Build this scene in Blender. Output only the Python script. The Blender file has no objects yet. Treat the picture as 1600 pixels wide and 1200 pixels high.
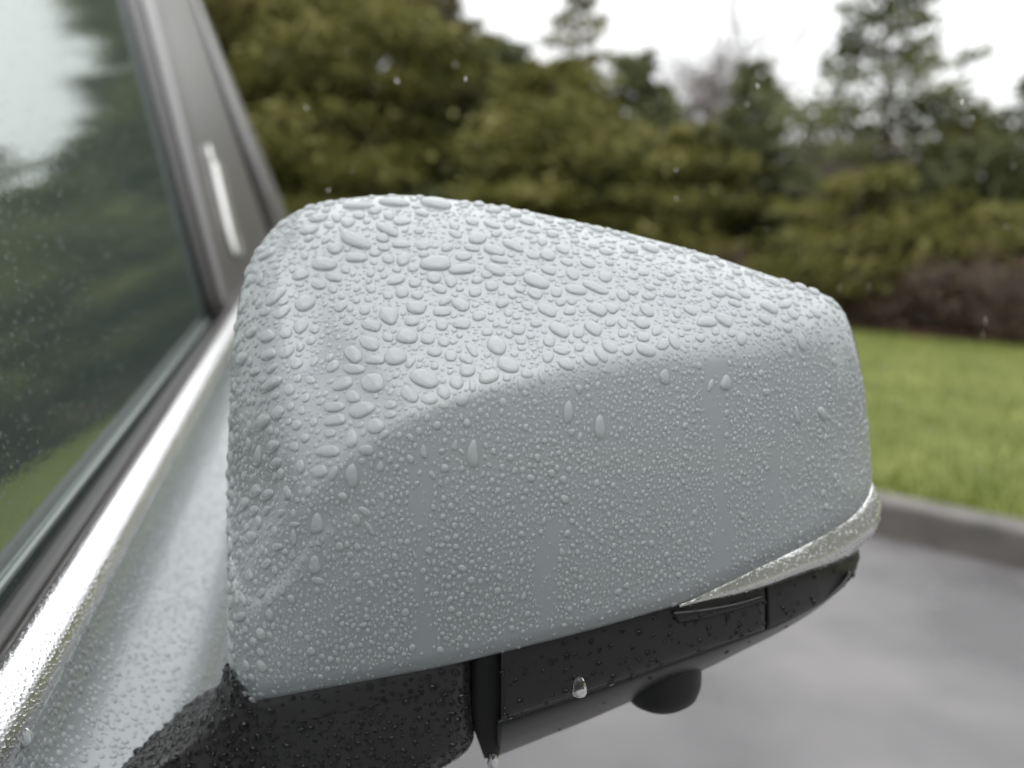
import bpy, math, random
import numpy as np
from mathutils import Vector

R_ = math.radians
rng = np.random.default_rng(7)
random.seed(7)
sc = bpy.context.scene
col = sc.collection

# ------------------------------------------------------------------ camera
CAM = np.array((0.0, 0.0, 1.1))
F = 1202.0                     # focal length in pixels of a 1600 px wide frame
HOR = 410.0                    # horizon row
PITCH = math.atan((600 - HOR) / F)
cam = bpy.data.cameras.new('camera')
cam_ob = bpy.data.objects.new('camera', cam)
col.objects.link(cam_ob)
cam_ob.location = CAM
cam_ob.rotation_euler = (math.pi / 2 - PITCH, 0, 0)
cam.sensor_width = 36.0
cam.lens = F / 1600 * 36
cam.clip_start = 0.01
cam.clip_end = 600
cam.dof.use_dof = True
cam.dof.focus_distance = 0.292
cam.dof.aperture_fstop = 4.8
cam.dof.aperture_blades = 0
sc.camera = cam_ob

# ------------------------------------------------------------------ world, sun, exposure
world = bpy.data.worlds.new('World')
sc.world = world
world.use_nodes = True
wn, wl = world.node_tree.nodes, world.node_tree.links
wn.clear()
SUN_EL, SUN_AZ = R_(58), R_(200)
sky = wn.new('ShaderNodeTexSky')
sky.sky_type = 'NISHITA'
sky.sun_disc = False
sky.sun_elevation = SUN_EL
sky.sun_rotation = SUN_AZ
sky.air_density = 1.0
sky.dust_density = 4.0
hsv = wn.new('ShaderNodeHueSaturation')
hsv.inputs['Saturation'].default_value = 0.12
wl.new(sky.outputs[0], hsv.inputs['Color'])
tc = wn.new('ShaderNodeTexCoord')
sep = wn.new('ShaderNodeSeparateXYZ')
wl.new(tc.outputs['Generated'], sep.inputs[0])
mr = wn.new('ShaderNodeMapRange')          # overcast: brighter towards the zenith
mr.inputs['From Min'].default_value = 0.0
mr.inputs['From Max'].default_value = 1.0
mr.inputs['To Min'].default_value = 4.9
mr.inputs['To Max'].default_value = 19.5
wl.new(sep.outputs['Z'], mr.inputs['Value'])
nz = wn.new('ShaderNodeTexNoise')
nz.inputs['Scale'].default_value = 2.2
nz.inputs['Detail'].default_value = 4
wl.new(tc.outputs['Generated'], nz.inputs['Vector'])
mr2 = wn.new('ShaderNodeMapRange')
mr2.inputs['From Min'].default_value = 0.3
mr2.inputs['From Max'].default_value = 0.7
mr2.inputs['To Min'].default_value = 0.92
mr2.inputs['To Max'].default_value = 1.08
wl.new(nz.outputs['Fac'], mr2.inputs['Value'])
mu = wn.new('ShaderNodeMath'); mu.operation = 'MULTIPLY'
wl.new(mr.outputs[0], mu.inputs[0]); wl.new(mr2.outputs[0], mu.inputs[1])
tint = wn.new('ShaderNodeVectorMath'); tint.operation = 'SCALE'
tint.inputs[0].default_value = (0.985, 0.995, 1.0)
wl.new(mu.outputs[0], tint.inputs['Scale'])
mx = wn.new('ShaderNodeMixRGB')
mx.inputs[0].default_value = 0.88
wl.new(hsv.outputs[0], mx.inputs[1]); wl.new(tint.outputs[0], mx.inputs[2])
bg = wn.new('ShaderNodeBackground')
bg.inputs['Strength'].default_value = 0.115
wl.new(mx.outputs[0], bg.inputs['Color'])
wo = wn.new('ShaderNodeOutputWorld')
wl.new(bg.outputs[0], wo.inputs['Surface'])

sun = bpy.data.lights.new('sun', 'SUN')
sun.energy = 0.5
sun.angle = R_(50)
sun.color = (1.0, 0.98, 0.95)
sun_ob = bpy.data.objects.new('sun', sun)
col.objects.link(sun_ob)
sd = Vector((math.sin(SUN_AZ) * math.cos(SUN_EL), math.cos(SUN_AZ) * math.cos(SUN_EL), math.sin(SUN_EL)))
sun_ob.rotation_euler = sd.to_track_quat('Z', 'Y').to_euler()

vs = sc.view_settings
vs.view_transform = 'Standard'
vs.look = 'None'
vs.exposure = 0.64
vs.gamma = 1.0
vs.use_curve_mapping = False
sc.cycles.use_denoising = True
sc.cycles.max_bounces = 12
sc.cycles.transmission_bounces = 8
sc.cycles.glossy_bounces = 5
sc.cycles.diffuse_bounces = 4
sc.cycles.transparent_max_bounces = 12

# ------------------------------------------------------------------ helpers
def ray(px, py):
    px = np.asarray(px, float); py = np.asarray(py, float)
    a = (px - 800) / F; b = (600 - py) / F
    c, s = math.cos(PITCH), math.sin(PITCH)
    return np.stack([a, c + s * b, -s + c * b], -1)

def at(px, py, t):
    return CAM + ray(px, py) * np.asarray(t, float)[..., None]

def ground(px, py, z=0.0):
    r = ray(px, py)
    t = (z - CAM[2]) / r[..., 2]
    return CAM + r * t[..., None]

def project(p):
    d = p - CAM
    c, s = math.cos(PITCH), math.sin(PITCH)
    z = d[..., 1] * c - d[..., 2] * s
    u = d[..., 1] * s + d[..., 2] * c
    return 800 + d[..., 0] / z * F, 600 - u / z * F, z

def meta(o, label=None, cat=None, group=None, kind=None):
    if label: o['label'] = label
    if cat: o['category'] = cat
    if group: o['group'] = group
    if kind: o['kind'] = kind
    return o

def empty(name, loc, label, cat, group=None):
    o = bpy.data.objects.new(name, None)
    col.objects.link(o)
    o.location = loc
    o.empty_display_size = 0.05
    return meta(o, label, cat, group)

def mk(name, V, Fc, mat, parent=None, smooth=True):
    me = bpy.data.meshes.new(name)
    V = np.asarray(V, np.float32).reshape(-1, 3)
    if isinstance(Fc, np.ndarray):
        n, k = Fc.shape
        me.vertices.add(len(V)); me.vertices.foreach_set('co', V.ravel())
        me.loops.add(n * k); me.loops.foreach_set('vertex_index', Fc.astype(np.int32).ravel())
        me.polygons.add(n)
        me.polygons.foreach_set('loop_start', np.arange(0, n * k, k, dtype=np.int32))
        me.polygons.foreach_set('loop_total', np.full(n, k, np.int32))
        me.update(calc_edges=True)
    else:
        me.from_pydata(V.tolist(), [], Fc)
        me.update()
    me.polygons.foreach_set('use_smooth', np.full(len(me.polygons), smooth, bool))
    if mat: me.materials.append(mat)
    o = bpy.data.objects.new(name, me)
    col.objects.link(o)
    if parent:
        o.parent = parent
        p = parent; off = Vector((0, 0, 0))
        while p is not None:
            off += Vector(p.location); p = p.parent
        o.location = -off
    return o

def grid_faces(nr, nc, wrap=False):
    i = np.arange(nr - 1)[:, None]
    j = np.arange(nc if wrap else nc - 1)[None, :]
    j2 = (j + 1) % nc
    a = i * nc + j; b = i * nc + j2; c = (i + 1) * nc + j2; d = (i + 1) * nc + j
    return np.stack([a, b, c, d], -1).reshape(-1, 4)

def resample(P, n):
    P = np.asarray(P, float)
    d = np.r_[0, np.cumsum(np.linalg.norm(np.diff(P, axis=0), axis=1))]
    u = np.linspace(0, d[-1], n)
    return np.stack([np.interp(u, d, P[:, k]) for k in range(P.shape[1])], -1)

def spline(P, n, closed=False):
    """Catmull-Rom through P, resampled to n even points"""
    P = np.asarray(P, float)
    Q = np.vstack([P[-1], P, P[0], P[1]]) if closed else np.vstack([2 * P[0] - P[1], P, 2 * P[-1] - P[-2]])
    out = []
    for i in range(1, len(Q) - 2):
        u = np.linspace(0, 1, 16, endpoint=False)[:, None]
        a, b, c, d = Q[i - 1], Q[i], Q[i + 1], Q[i + 2]
        out.append(0.5 * (2 * b + (c - a) * u + (2 * a - 5 * b + 4 * c - d) * u ** 2 + (3 * b - a - 3 * c + d) * u ** 3))
    out = np.vstack(out + [Q[-2][None]])
    r = resample(out, n + 1 if closed else n)
    return r[:-1] if closed else r

def loft(name, rows, mat, parent=None, close=False, caps=False, smooth=True):
    n = len(rows[0])
    V = np.vstack(rows)
    Fc = grid_faces(len(rows), n)
    fl = Fc.tolist()
    if close:
        Rn = len(rows)
        for j in range(n - 1):
            fl.append([(Rn - 1) * n + j, (Rn - 1) * n + j + 1, j + 1, j])
    if caps:
        fl.append([r * n for r in range(len(rows))])
        fl.append([r * n + n - 1 for r in range(len(rows))][::-1])
    return mk(name, V, fl, mat, parent, smooth)

# ---- materials
def mat_new(name):
    m = bpy.data.materials.new(name)
    m.use_nodes = True
    nt = m.node_tree
    return m, nt, nt.nodes['Principled BSDF']

def pbr(name, color, rough=0.5, metal=0.0, coat=0.0, coat_rough=0.05, ior=1.5, noise=None, bump=None, var=0.0, spec=None):
    m, nt, b = mat_new(name)
    b.inputs['Base Color'].default_value = (*color, 1)
    b.inputs['Roughness'].default_value = rough
    b.inputs['Metallic'].default_value = metal
    b.inputs['IOR'].default_value = ior
    b.inputs['Coat Weight'].default_value = coat
    b.inputs['Coat Roughness'].default_value = coat_rough
    if spec is not None: b.inputs['Specular IOR Level'].default_value = spec
    if noise or bump:
        tc = nt.nodes.new('ShaderNodeTexCoord')
    if noise:                       # (scale, colour2, detail)
        t = nt.nodes.new('ShaderNodeTexNoise')
        t.inputs['Scale'].default_value = noise[0]
        t.inputs['Detail'].default_value = noise[2] if len(noise) > 2 else 4
        nt.links.new(tc.outputs['Object'], t.inputs['Vector'])
        r = nt.nodes.new('ShaderNodeValToRGB')
        r.color_ramp.elements[0].position = 0.35; r.color_ramp.elements[1].position = 0.65
        r.color_ramp.elements[0].color = (*color, 1); r.color_ramp.elements[1].color = (*noise[1], 1)
        nt.links.new(t.outputs['Fac'], r.inputs[0]); nt.links.new(r.outputs[0], b.inputs['Base Color'])
    if bump:                        # (scale, strength, distance)
        t2 = nt.nodes.new('ShaderNodeTexNoise')
        t2.inputs['Scale'].default_value = bump[0]; t2.inputs['Detail'].default_value = 3
        nt.links.new(tc.outputs['Object'], t2.inputs['Vector'])
        bp = nt.nodes.new('ShaderNodeBump')
        bp.inputs['Strength'].default_value = bump[1]; bp.inputs['Distance'].default_value = bump[2]
        nt.links.new(t2.outputs['Fac'], bp.inputs['Height']); nt.links.new(bp.outputs[0], b.inputs['Normal'])
    return m

def foliage(name, c1, c2, c3, scale=1.2):
    m, nt, b = mat_new(name)
    tc = nt.nodes.new('ShaderNodeTexCoord')
    t = nt.nodes.new('ShaderNodeTexNoise'); t.inputs['Scale'].default_value = scale; t.inputs['Detail'].default_value = 5
    nt.links.new(tc.outputs['Object'], t.inputs['Vector'])
    r = nt.nodes.new('ShaderNodeValToRGB')
    e = r.color_ramp.elements
    e[0].position = 0.34; e[0].color = (*c1, 1); e[1].position = 0.66; e[1].color = (*c3, 1)
    k = e.new(0.5); k.color = (*c2, 1)
    nt.links.new(t.outputs['Fac'], r.inputs[0]); nt.links.new(r.outputs[0], b.inputs['Base Color'])
    b.inputs['Roughness'].default_value = 0.6
    b.inputs['Specular IOR Level'].default_value = 0.25
    tr = nt.nodes.new('ShaderNodeBsdfTranslucent')
    nt.links.new(r.outputs[0], tr.inputs['Color'])
    mxs = nt.nodes.new('ShaderNodeMixShader'); mxs.inputs[0].default_value = 0.3
    nt.links.new(b.outputs[0], mxs.inputs[1]); nt.links.new(tr.outputs[0], mxs.inputs[2])
    nt.links.new(mxs.outputs[0], nt.nodes['Material Output'].inputs['Surface'])
    return m

M = {}
M['paint'] = pbr('pale_grey_paint', (0.226, 0.245, 0.256), 0.42, 0, 0.85, 0.11)
M['black'] = pbr('grained_black_plastic', (0.013, 0.0125, 0.013), 0.36, bump=(2600, 0.25, 0.0004))
M['foot'] = pbr('sheen_black_plastic', (0.026, 0.0245, 0.0245), 0.38, bump=(2600, 0.25, 0.0004))  # base colour lightened to carry the wet plastic's sheen
M['gloss_black'] = pbr('gloss_black_plastic', (0.007, 0.007, 0.0075), 0.30)
M['dark_gap'] = pbr('unlit_black_recess', (0.004, 0.004, 0.004), 0.7)
M['rubber'] = pbr('wet_rubber_seal', (0.030, 0.027, 0.027), 0.35, bump=(900, 0.25, 0.0006))
M['chrome'] = pbr('wet_satin_chrome', (0.87, 0.87, 0.88), 0.30, 1.0)
M['signal'] = pbr('clear_signal_lens', (0.70, 0.70, 0.69), 0.20, 0.78, 1.0, 0.02, bump=(420, 0.5, 0.0006))
M['pillar'] = pbr('satin_dark_pillar_film', (0.105, 0.100, 0.101), 0.42, 0, 0.5, 0.25)
M['interior'] = pbr('cabin_fabric', (0.03, 0.03, 0.032), 0.9)
M['lens'] = pbr('camera_lens_glass', (0.01, 0.01, 0.012), 0.05)

def water_mat(name, clear, scatter, colour):
    """rain water: clear refraction, a share that passes unbent (the clear coat below nearly matches water), a pale diffuse share in place of light off the paint below"""
    m = bpy.data.materials.new(name); m.use_nodes = True
    nt = m.node_tree; nt.nodes.clear()
    g = nt.nodes.new('ShaderNodeBsdfGlass'); g.inputs['IOR'].default_value = 1.333; g.inputs['Roughness'].default_value = 0.0
    t = nt.nodes.new('ShaderNodeBsdfTransparent')
    mxs = nt.nodes.new('ShaderNodeMixShader'); mxs.inputs[0].default_value = clear
    nt.links.new(g.outputs[0], mxs.inputs[1]); nt.links.new(t.outputs[0], mxs.inputs[2])
    out = mxs.outputs[0]
    if scatter:
        d = nt.nodes.new('ShaderNodeBsdfPrincipled'); d.inputs['Base Color'].default_value = (*colour, 1)
        d.inputs['Roughness'].default_value = 0.04; d.inputs['IOR'].default_value = 1.333
        m2 = nt.nodes.new('ShaderNodeMixShader'); m2.inputs[0].default_value = scatter
        nt.links.new(out, m2.inputs[1]); nt.links.new(d.outputs[0], m2.inputs[2]); out = m2.outputs[0]
    o = nt.nodes.new('ShaderNodeOutputMaterial'); nt.links.new(out, o.inputs['Surface'])
    return m
M['water'] = water_mat('rain_water', 0.12, 0.38, (0.52, 0.545, 0.555))  # pale diffuse share brightens drops where light off the paint is lost
M['water_clear'] = water_mat('clear_rain_water', 0.0, 0.0, None)
def wet_black_mat():
    """water on satin black plastic: grey tint put in for the dry sheen lost below the drop"""
    m, nt, b = mat_new('rain_water_on_black_plastic')
    b.inputs['Base Color'].default_value = (0.42, 0.43, 0.44, 1); b.inputs['Roughness'].default_value = 0.0
    b.inputs['IOR'].default_value = 1.333; b.inputs['Transmission Weight'].default_value = 1.0
    return m
M['water_black'] = wet_black_mat()

def glass_mat():
    m = bpy.data.materials.new('green_tinted_side_glass'); m.use_nodes = True
    nt = m.node_tree; nt.nodes.clear()
    tr = nt.nodes.new('ShaderNodeBsdfTransparent'); tr.inputs['Color'].default_value = (0.16, 0.22, 0.19, 1)
    gl = nt.nodes.new('ShaderNodeBsdfGlossy'); gl.inputs['Roughness'].default_value = 0.015
    gl.inputs['Color'].default_value = (0.93, 1.0, 0.97, 1)
    fr = nt.nodes.new('ShaderNodeFresnel'); fr.inputs['IOR'].default_value = 6.5
    tcn = nt.nodes.new('ShaderNodeTexCoord')
    tx = nt.nodes.new('ShaderNodeTexNoise'); tx.inputs['Scale'].default_value = 240; tx.inputs['Detail'].default_value = 2
    nt.links.new(tcn.outputs['Object'], tx.inputs['Vector'])
    bp = nt.nodes.new('ShaderNodeBump'); bp.inputs['Strength'].default_value = 0.06; bp.inputs['Distance'].default_value = 0.001
    nt.links.new(tx.outputs['Fac'], bp.inputs['Height'])
    nt.links.new(bp.outputs[0], gl.inputs['Normal'])
    mxs = nt.nodes.new('ShaderNodeMixShader')
    nt.links.new(fr.outputs[0], mxs.inputs[0]); nt.links.new(tr.outputs[0], mxs.inputs[1]); nt.links.new(gl.outputs[0], mxs.inputs[2])
    df = nt.nodes.new('ShaderNodeBsdfDiffuse'); df.inputs['Color'].default_value = (0.40, 0.52, 0.49, 1)   # breath of condensation
    mx3 = nt.nodes.new('ShaderNodeMixShader'); mx3.inputs[0].default_value = 0.085
    nt.links.new(mxs.outputs[0], mx3.inputs[1]); nt.links.new(df.outputs[0], mx3.inputs[2])
    o = nt.nodes.new('ShaderNodeOutputMaterial'); nt.links.new(mx3.outputs[0], o.inputs['Surface'])
    return m
M['glass'] = glass_mat()

# ------------------------------------------------------------------ ground
KZ = 0.15
k0 = ground(1367, 837); k1 = ground(1600, 892)
kd = (k1 - k0); kd /= np.linalg.norm(kd)
kn = np.array((-kd[1], kd[0], 0.0))            # towards the lawn
if kn[1] < 0: kn = -kn

def asphalt_mat():
    m, nt, b = mat_new('wet_asphalt')
    tc = nt.nodes.new('ShaderNodeTexCoord')
    def noise(s, d):
        t = nt.nodes.new('ShaderNodeTexNoise'); t.inputs['Scale'].default_value = s; t.inputs['Detail'].default_value = d
        nt.links.new(tc.outputs['Object'], t.inputs['Vector']); return t
    big, fine = noise(1.6, 5), noise(160, 3)
    r = nt.nodes.new('ShaderNodeValToRGB')
    r.color_ramp.elements[0].position = 0.35; r.color_ramp.elements[0].color = (0.072, 0.070, 0.073, 1)
    r.color_ramp.elements[1].position = 0.65; r.color_ramp.elements[1].color = (0.150, 0.144, 0.147, 1)
    nt.links.new(big.outputs['Fac'], r.inputs[0]); nt.links.new(r.outputs[0], b.inputs['Base Color'])
    mrr = nt.nodes.new('ShaderNodeMapRange')
    mrr.inputs['From Min'].default_value = 0.35; mrr.inputs['From Max'].default_value = 0.65
    mrr.inputs['To Min'].default_value = 0.22; mrr.inputs['To Max'].default_value = 0.5
    nt.links.new(big.outputs['Fac'], mrr.inputs[0]); nt.links.new(mrr.outputs[0], b.inputs['Roughness'])
    bp = nt.nodes.new('ShaderNodeBump'); bp.inputs['Strength'].default_value = 0.5; bp.inputs['Distance'].default_value = 0.004
    nt.links.new(fine.outputs['Fac'], bp.inputs['Height']); nt.links.new(bp.outputs[0], b.inputs['Normal'])
    return m
G = 250
o = mk('asphalt', [(-G, -G, 0), (G, -G, 0), (G, G, 0), (-G, G, 0)], [[0, 1, 2, 3]], asphalt_mat())
meta(o, 'wet grey asphalt parking surface below the mirror', kind='structure')

LA, LB = k0 - kd * 40, k0 + kd * 40
# kerb with a rounded nose
prof = [(0.0, -0.05), (0.004, KZ - 0.02), (0.010, KZ - 0.006), (0.022, KZ), (0.13, KZ), (0.15, KZ - 0.03), (0.15, -0.05)]
NS = 161
rows = []
for (u, z) in prof:
    rows.append(np.array([LA + kd * (80 * i / (NS - 1)) + kn * u + np.array((0, 0, z)) for i in range(NS)]))
kerb = loft('kerb', rows, pbr('damp_concrete', (0.075, 0.070, 0.066), 0.6, noise=(6, (0.125, 0.115, 0.105), 6), bump=(90, 0.4, 0.004)), caps=True, smooth=False)
meta(kerb, 'damp grey concrete kerb along the lawn edge', kind='structure')

lawn_mat = pbr('lawn_soil_green', (0.085, 0.105, 0.022), 0.8, noise=(2.0, (0.14, 0.155, 0.040), 7), bump=(60, 0.6, 0.02), spec=0.2)
q = [LA + kn * 0.149, LB + kn * 0.149, LB + kn * 120, LA + kn * 120]
o = mk('lawn', [(p[0], p[1], KZ - 0.012) for p in q], [[0, 1, 2, 3]], lawn_mat)
meta(o, 'green wet lawn behind the kerb', kind='structure')
# mulch bed under the trees
m0 = ground(1340, 512, KZ); m1 = ground(1600, 540, KZ)
md = (m1 - m0); md /= np.linalg.norm(md); mn = np.array((-md[1], md[0], 0)); mn = mn if mn[1] > 0 else -mn
ne = 120
edge = np.array([m0 + md * (-30 + 60 * i / (ne - 1)) + mn * (0.18 * math.sin(i * 0.9) + 0.12 * math.sin(i * 2.3)) for i in range(ne)])
rows = [edge + np.array((0, 0, -0.008)), edge + mn * 0.25 + np.array((0, 0, 0.05)), edge + mn * 60 + np.array((0, 0, 0.3))]
o = loft('mulch_bed', rows, pbr('reddish_mulch', (0.035, 0.018, 0.012), 0.85, noise=(9, (0.075, 0.042, 0.028), 6), bump=(40, 0.8, 0.03), spec=0.2), smooth=False)
meta(o, 'reddish brown mulch bed under the pines', kind='structure')

def blades(name, P, h, w, mat, lean=0.5):
    n = len(P)
    a = rng.uniform(0, 2 * np.pi, n); b = rng.uniform(0, 2 * np.pi, n)
    hh = h * rng.uniform(0.5, 1.3, n); le = lean * rng.uniform(0, 1, n) * hh
    d = np.stack([np.cos(a), np.sin(a), 0 * a], -1) * (w / 2)
    tip = P + np.stack([np.cos(b) * le, np.sin(b) * le, hh], -1)
    V = np.stack([P - d, P + d, tip], 1).reshape(-1, 3)
    return mk(name, V, np.arange(3 * n).reshape(-1, 3), mat, smooth=False)
n = 60000
u = rng.uniform(-3.5, 9, n); v = 0.16 + 8.5 * rng.uniform(0, 1, n) ** 1.7
P = k0 + u[:, None] * kd * -1 + 0 * kd + v[:, None] * kn
P = k0 + (2.0 - u)[:, None] * kd + v[:, None] * kn
P[:, 2] = KZ - 0.014
o = blades('grass', P, 0.045, 0.009, foliage('lawn_grass', (0.100, 0.134, 0.024), (0.150, 0.180, 0.038), (0.235, 0.245, 0.080), 1.7))
meta(o, 'short wet green grass of the lawn', kind='stuff')

# ------------------------------------------------------------------ trees
def tube(p0, p1, r0, r1, n=6):
    p0, p1 = np.array(p0, float), np.array(p1, float)
    d = p1 - p0; d /= np.linalg.norm(d) + 1e-9
    a = np.cross(d, (0, 0, 1)) if abs(d[2]) < 0.9 else np.cross(d, (1, 0, 0))
    a /= np.linalg.norm(a); b = np.cross(d, a)
    th = np.arange(n) * 2 * np.pi / n
    c = np.cos(th)[:, None] * a + np.sin(th)[:, None] * b
    return np.vstack([p0 + c * r0, p1 + c * r1])

class Acc:
    def __init__(s): s.V = []; s.F = []; s.n = 0
    def tube(s, p0, p1, r0, r1, n=6):
        s.V.append(tube(p0, p1, r0, r1, n))
        for j in range(n):
            k = (j + 1) % n
            s.F.append([s.n + j, s.n + k, s.n + n + k, s.n + n + j])
        s.n += 2 * n
    def build(s, name, mat, parent): return mk(name, np.vstack(s.V), s.F, mat, parent)

FOL = [foliage('olive_pine', (0.068, 0.068, 0.022), (0.140, 0.136, 0.042), (0.235, 0.222, 0.085), 0.9),
       foliage('deep_green_pine', (0.054, 0.066, 0.028), (0.112, 0.126, 0.054), (0.185, 0.198, 0.095), 0.9),
       foliage('yellow_green_pine', (0.085, 0.088, 0.025), (0.168, 0.168, 0.048), (0.270, 0.256, 0.095), 0.9)]
BARK = pbr('wet_bark', (0.050, 0.036, 0.028), 0.8, noise=(7, (0.095, 0.070, 0.055), 5))
TWIG = pbr('grey_brown_twig', (0.10, 0.080, 0.070), 0.8)
DRY = foliage('dry_brown_leaves', (0.060, 0.042, 0.026), (0.110, 0.074, 0.046), (0.170, 0.118, 0.080), 1.5)

def leaves(C, D, L, W, droop=0.0):
    """needle sprays: a narrow bent pair of triangles along D from C"""
    n = len(C)
    D = D / np.linalg.norm(D, axis=1, keepdims=True)
    S = np.cross(D, rng.normal(0, 1, (n, 3))); S /= np.linalg.norm(S, axis=1, keepdims=True)
    L = L[:, None]; W = W[:, None]
    a = C; b = C + D * L * 0.55 + S * W * 0.5; c = C + D * L - np.array((0, 0, 1)) * droop * L; d = C + D * L * 0.5 - S * W * 0.5
    V = np.stack([a, b, c, d], 1).reshape(-1, 3)
    return V, np.arange(4 * n).reshape(-1, 4)

def pine(x, y, h, spread, fol, label, base=0.15, dens=1.0, first=0.12, lean=(0, 0), bushy=0.8, seed=0, leafsize=1.0):
    global rng
    rng = np.random.default_rng(100 + seed)
    root = empty('pine_tree', (x, y, base), label, 'pine tree', 'pines beyond the lawn')
    b = np.array((x, y, base))
    tr = Acc(); prev = b - np.array((0, 0, 0.2)); rp = 0.035 * h * 0.6
    axis = []
    nseg = 9
    for i in range(nseg + 1):
        f = i / nseg
        p = b + np.array((lean[0] * f + 0.06 * math.sin(3 * f + seed), lean[1] * f + 0.06 * math.cos(2 * f + seed), h * f))
        axis.append(p)
        r = 0.020 * h * (1 - f) + 0.012
        if i: tr.tube(prev, p, rp, r, 8)
        prev, rp = p, r
    axis = np.array(axis)
    Cs, Ds, Ls, Ws = [], [], [], []
    nb = int(40 * dens * (h / 5) ** 0.7)
    for k in range(nb):
        f = first + (0.98 - first) * (k + rng.uniform(0, 1)) / nb
        p0 = np.array([np.interp(f, np.linspace(0, 1, nseg + 1), axis[:, q]) for q in range(3)])
        az = k * 2.4 + rng.uniform(-0.5, 0.5)
        prof = min(1.0, (1 - f) * 1.7 + 0.16) * (0.62 + 0.38 * min(1, (f - first + 0.05) / 0.25))
        Lb = spread * prof * rng.uniform(0.6, 1.15)
        el = R_(rng.uniform(0, 22)) + 0.9 * max(0, f - 0.75)
        nseg2 = 6
        pts = [p0]
        for s in range(nseg2):
            g = (s + 1) / nseg2
            dirv = np.array((math.cos(az) * math.cos(el), math.sin(az) * math.cos(el), math.sin(el) - 0.30 * g + 0.25 * g * g))
            az += rng.uniform(-0.12, 0.12)
            pts.append(pts[-1] + dirv * Lb / nseg2)
        pts = np.array(pts)
        for s in range(nseg2):
            tr.tube(pts[s], pts[s + 1], 0.022 * (1 - s / nseg2) * h / 5 + 0.006, 0.022 * (1 - (s + 1) / nseg2) * h / 5 + 0.005, 5)
        nl = int(145 * bushy * (0.4 + Lb / 1.6))
        g = rng.uniform(0.08, 1.0, nl) ** 0.8
        idx = g * nseg2; i0 = np.minimum(idx.astype(int), nseg2 - 1); fr = (idx - i0)[:, None]
        c = pts[i0] * (1 - fr) + pts[i0 + 1] * fr
        wide = 0.36 * Lb * (0.35 + 0.65 * np.sin(np.pi * np.clip(g, 0, 0.97)))[:, None]
        side = np.array((-math.sin(az), math.cos(az), 0))
        offs = rng.normal(0, 1, (nl, 1)) * side * wide * 0.8
        offs = offs + rng.normal(0, 1, (nl, 3)) * np.array((0.05, 0.05, 0.028)) * (0.6 + Lb)
        offs[:, 2] += 0.05 * Lb
        c = c + offs
        d = (pts[-1] - pts[0]) / (np.linalg.norm(pts[-1] - pts[0]) + 1e-6) * 0.5 + side * np.sign(offs @ side)[:, None] * 0.5 + rng.normal(0, 0.45, (nl, 3))
        d[:, 2] += 0.25
        Cs.append(c); Ds.append(d)
        Ls.append(rng.uniform(0.11, 0.24, nl) * leafsize); Ws.append(rng.uniform(0.05, 0.10, nl) * leafsize)
    V, Fc = leaves(np.vstack(Cs), np.vstack(Ds), np.hstack(Ls), np.hstack(Ws), 0.15)
    tr.build('trunk', BARK, root)
    mk('crown', V, Fc, FOL[fol], root, smooth=False)
    return root

def bare_tree(x, y, h, label, seed, name='bare_tree', cat='bare tree', group='leafless trees behind the pines', mat=None, leafy=0, spread=0.55, stems=1, twigr=0.006):
    global rng
    rng = np.random.default_rng(500 + seed)
    root = empty(name, (x, y, 0.15), label, cat, group)
    tr = Acc(); tw = Acc(); tips = []
    def grow(p, d, L, r, lev):
        n = 3
        for s in range(n):
            q = p + d * L / n
            (tr if lev < 2 else tw).tube(p, q, r * (1 - s / n * 0.35), r * (1 - (s + 1) / n * 0.35), 6 if lev < 2 else 4)
            p = q
            d = d + rng.normal(0, 0.12, 3); d /= np.linalg.norm(d)
            if lev < 4 and (s > 0 or lev > 0):
                for _ in range(2 if lev < 3 else 2):
                    e = d * 0.75 + rng.normal(0, spread, 3); e[2] = abs(e[2]) * 0.8 + 0.15; e /= np.linalg.norm(e)
                    grow(p, e, L * rng.uniform(0.5, 0.72), max(r * 0.5, twigr), lev + 1)
            if lev >= 2: tips.append(p)
    for k in range(stems):
        d0 = np.array((rng.normal(0, 0.05 + 0.3 * (stems > 1)), rng.normal(0, 0.05 + 0.3 * (stems > 1)), 1.0)); d0 /= np.linalg.norm(d0)
        grow(np.array((x + rng.normal(0, 0.06) * (stems > 1), y + rng.normal(0, 0.06) * (stems > 1), 0.0)), d0, h * 0.5, 0.012 * h if stems == 1 else 0.015, 0 if stems == 1 else 1)
    tr.build('trunk', BARK, root)
    if tw.n: tw.build('twigs', mat or TWIG, root)
    if leafy:
        T = np.array(tips)
        T = T[rng.integers(0, len(T), leafy)] + rng.normal(0, 0.08, (leafy, 3))
        V, Fc = leaves(T, rng.normal(0, 1, (leafy, 3)), rng.uniform(0.05, 0.12, leafy), rng.uniform(0.04, 0.08, leafy))
        mk('leaves', V, Fc, DRY, root, smooth=False)
    return root

def X(px, D): return (px - 800) / F * D
def Hgt(py, D): return CAM[2] + (HOR - py) / F * D

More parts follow.
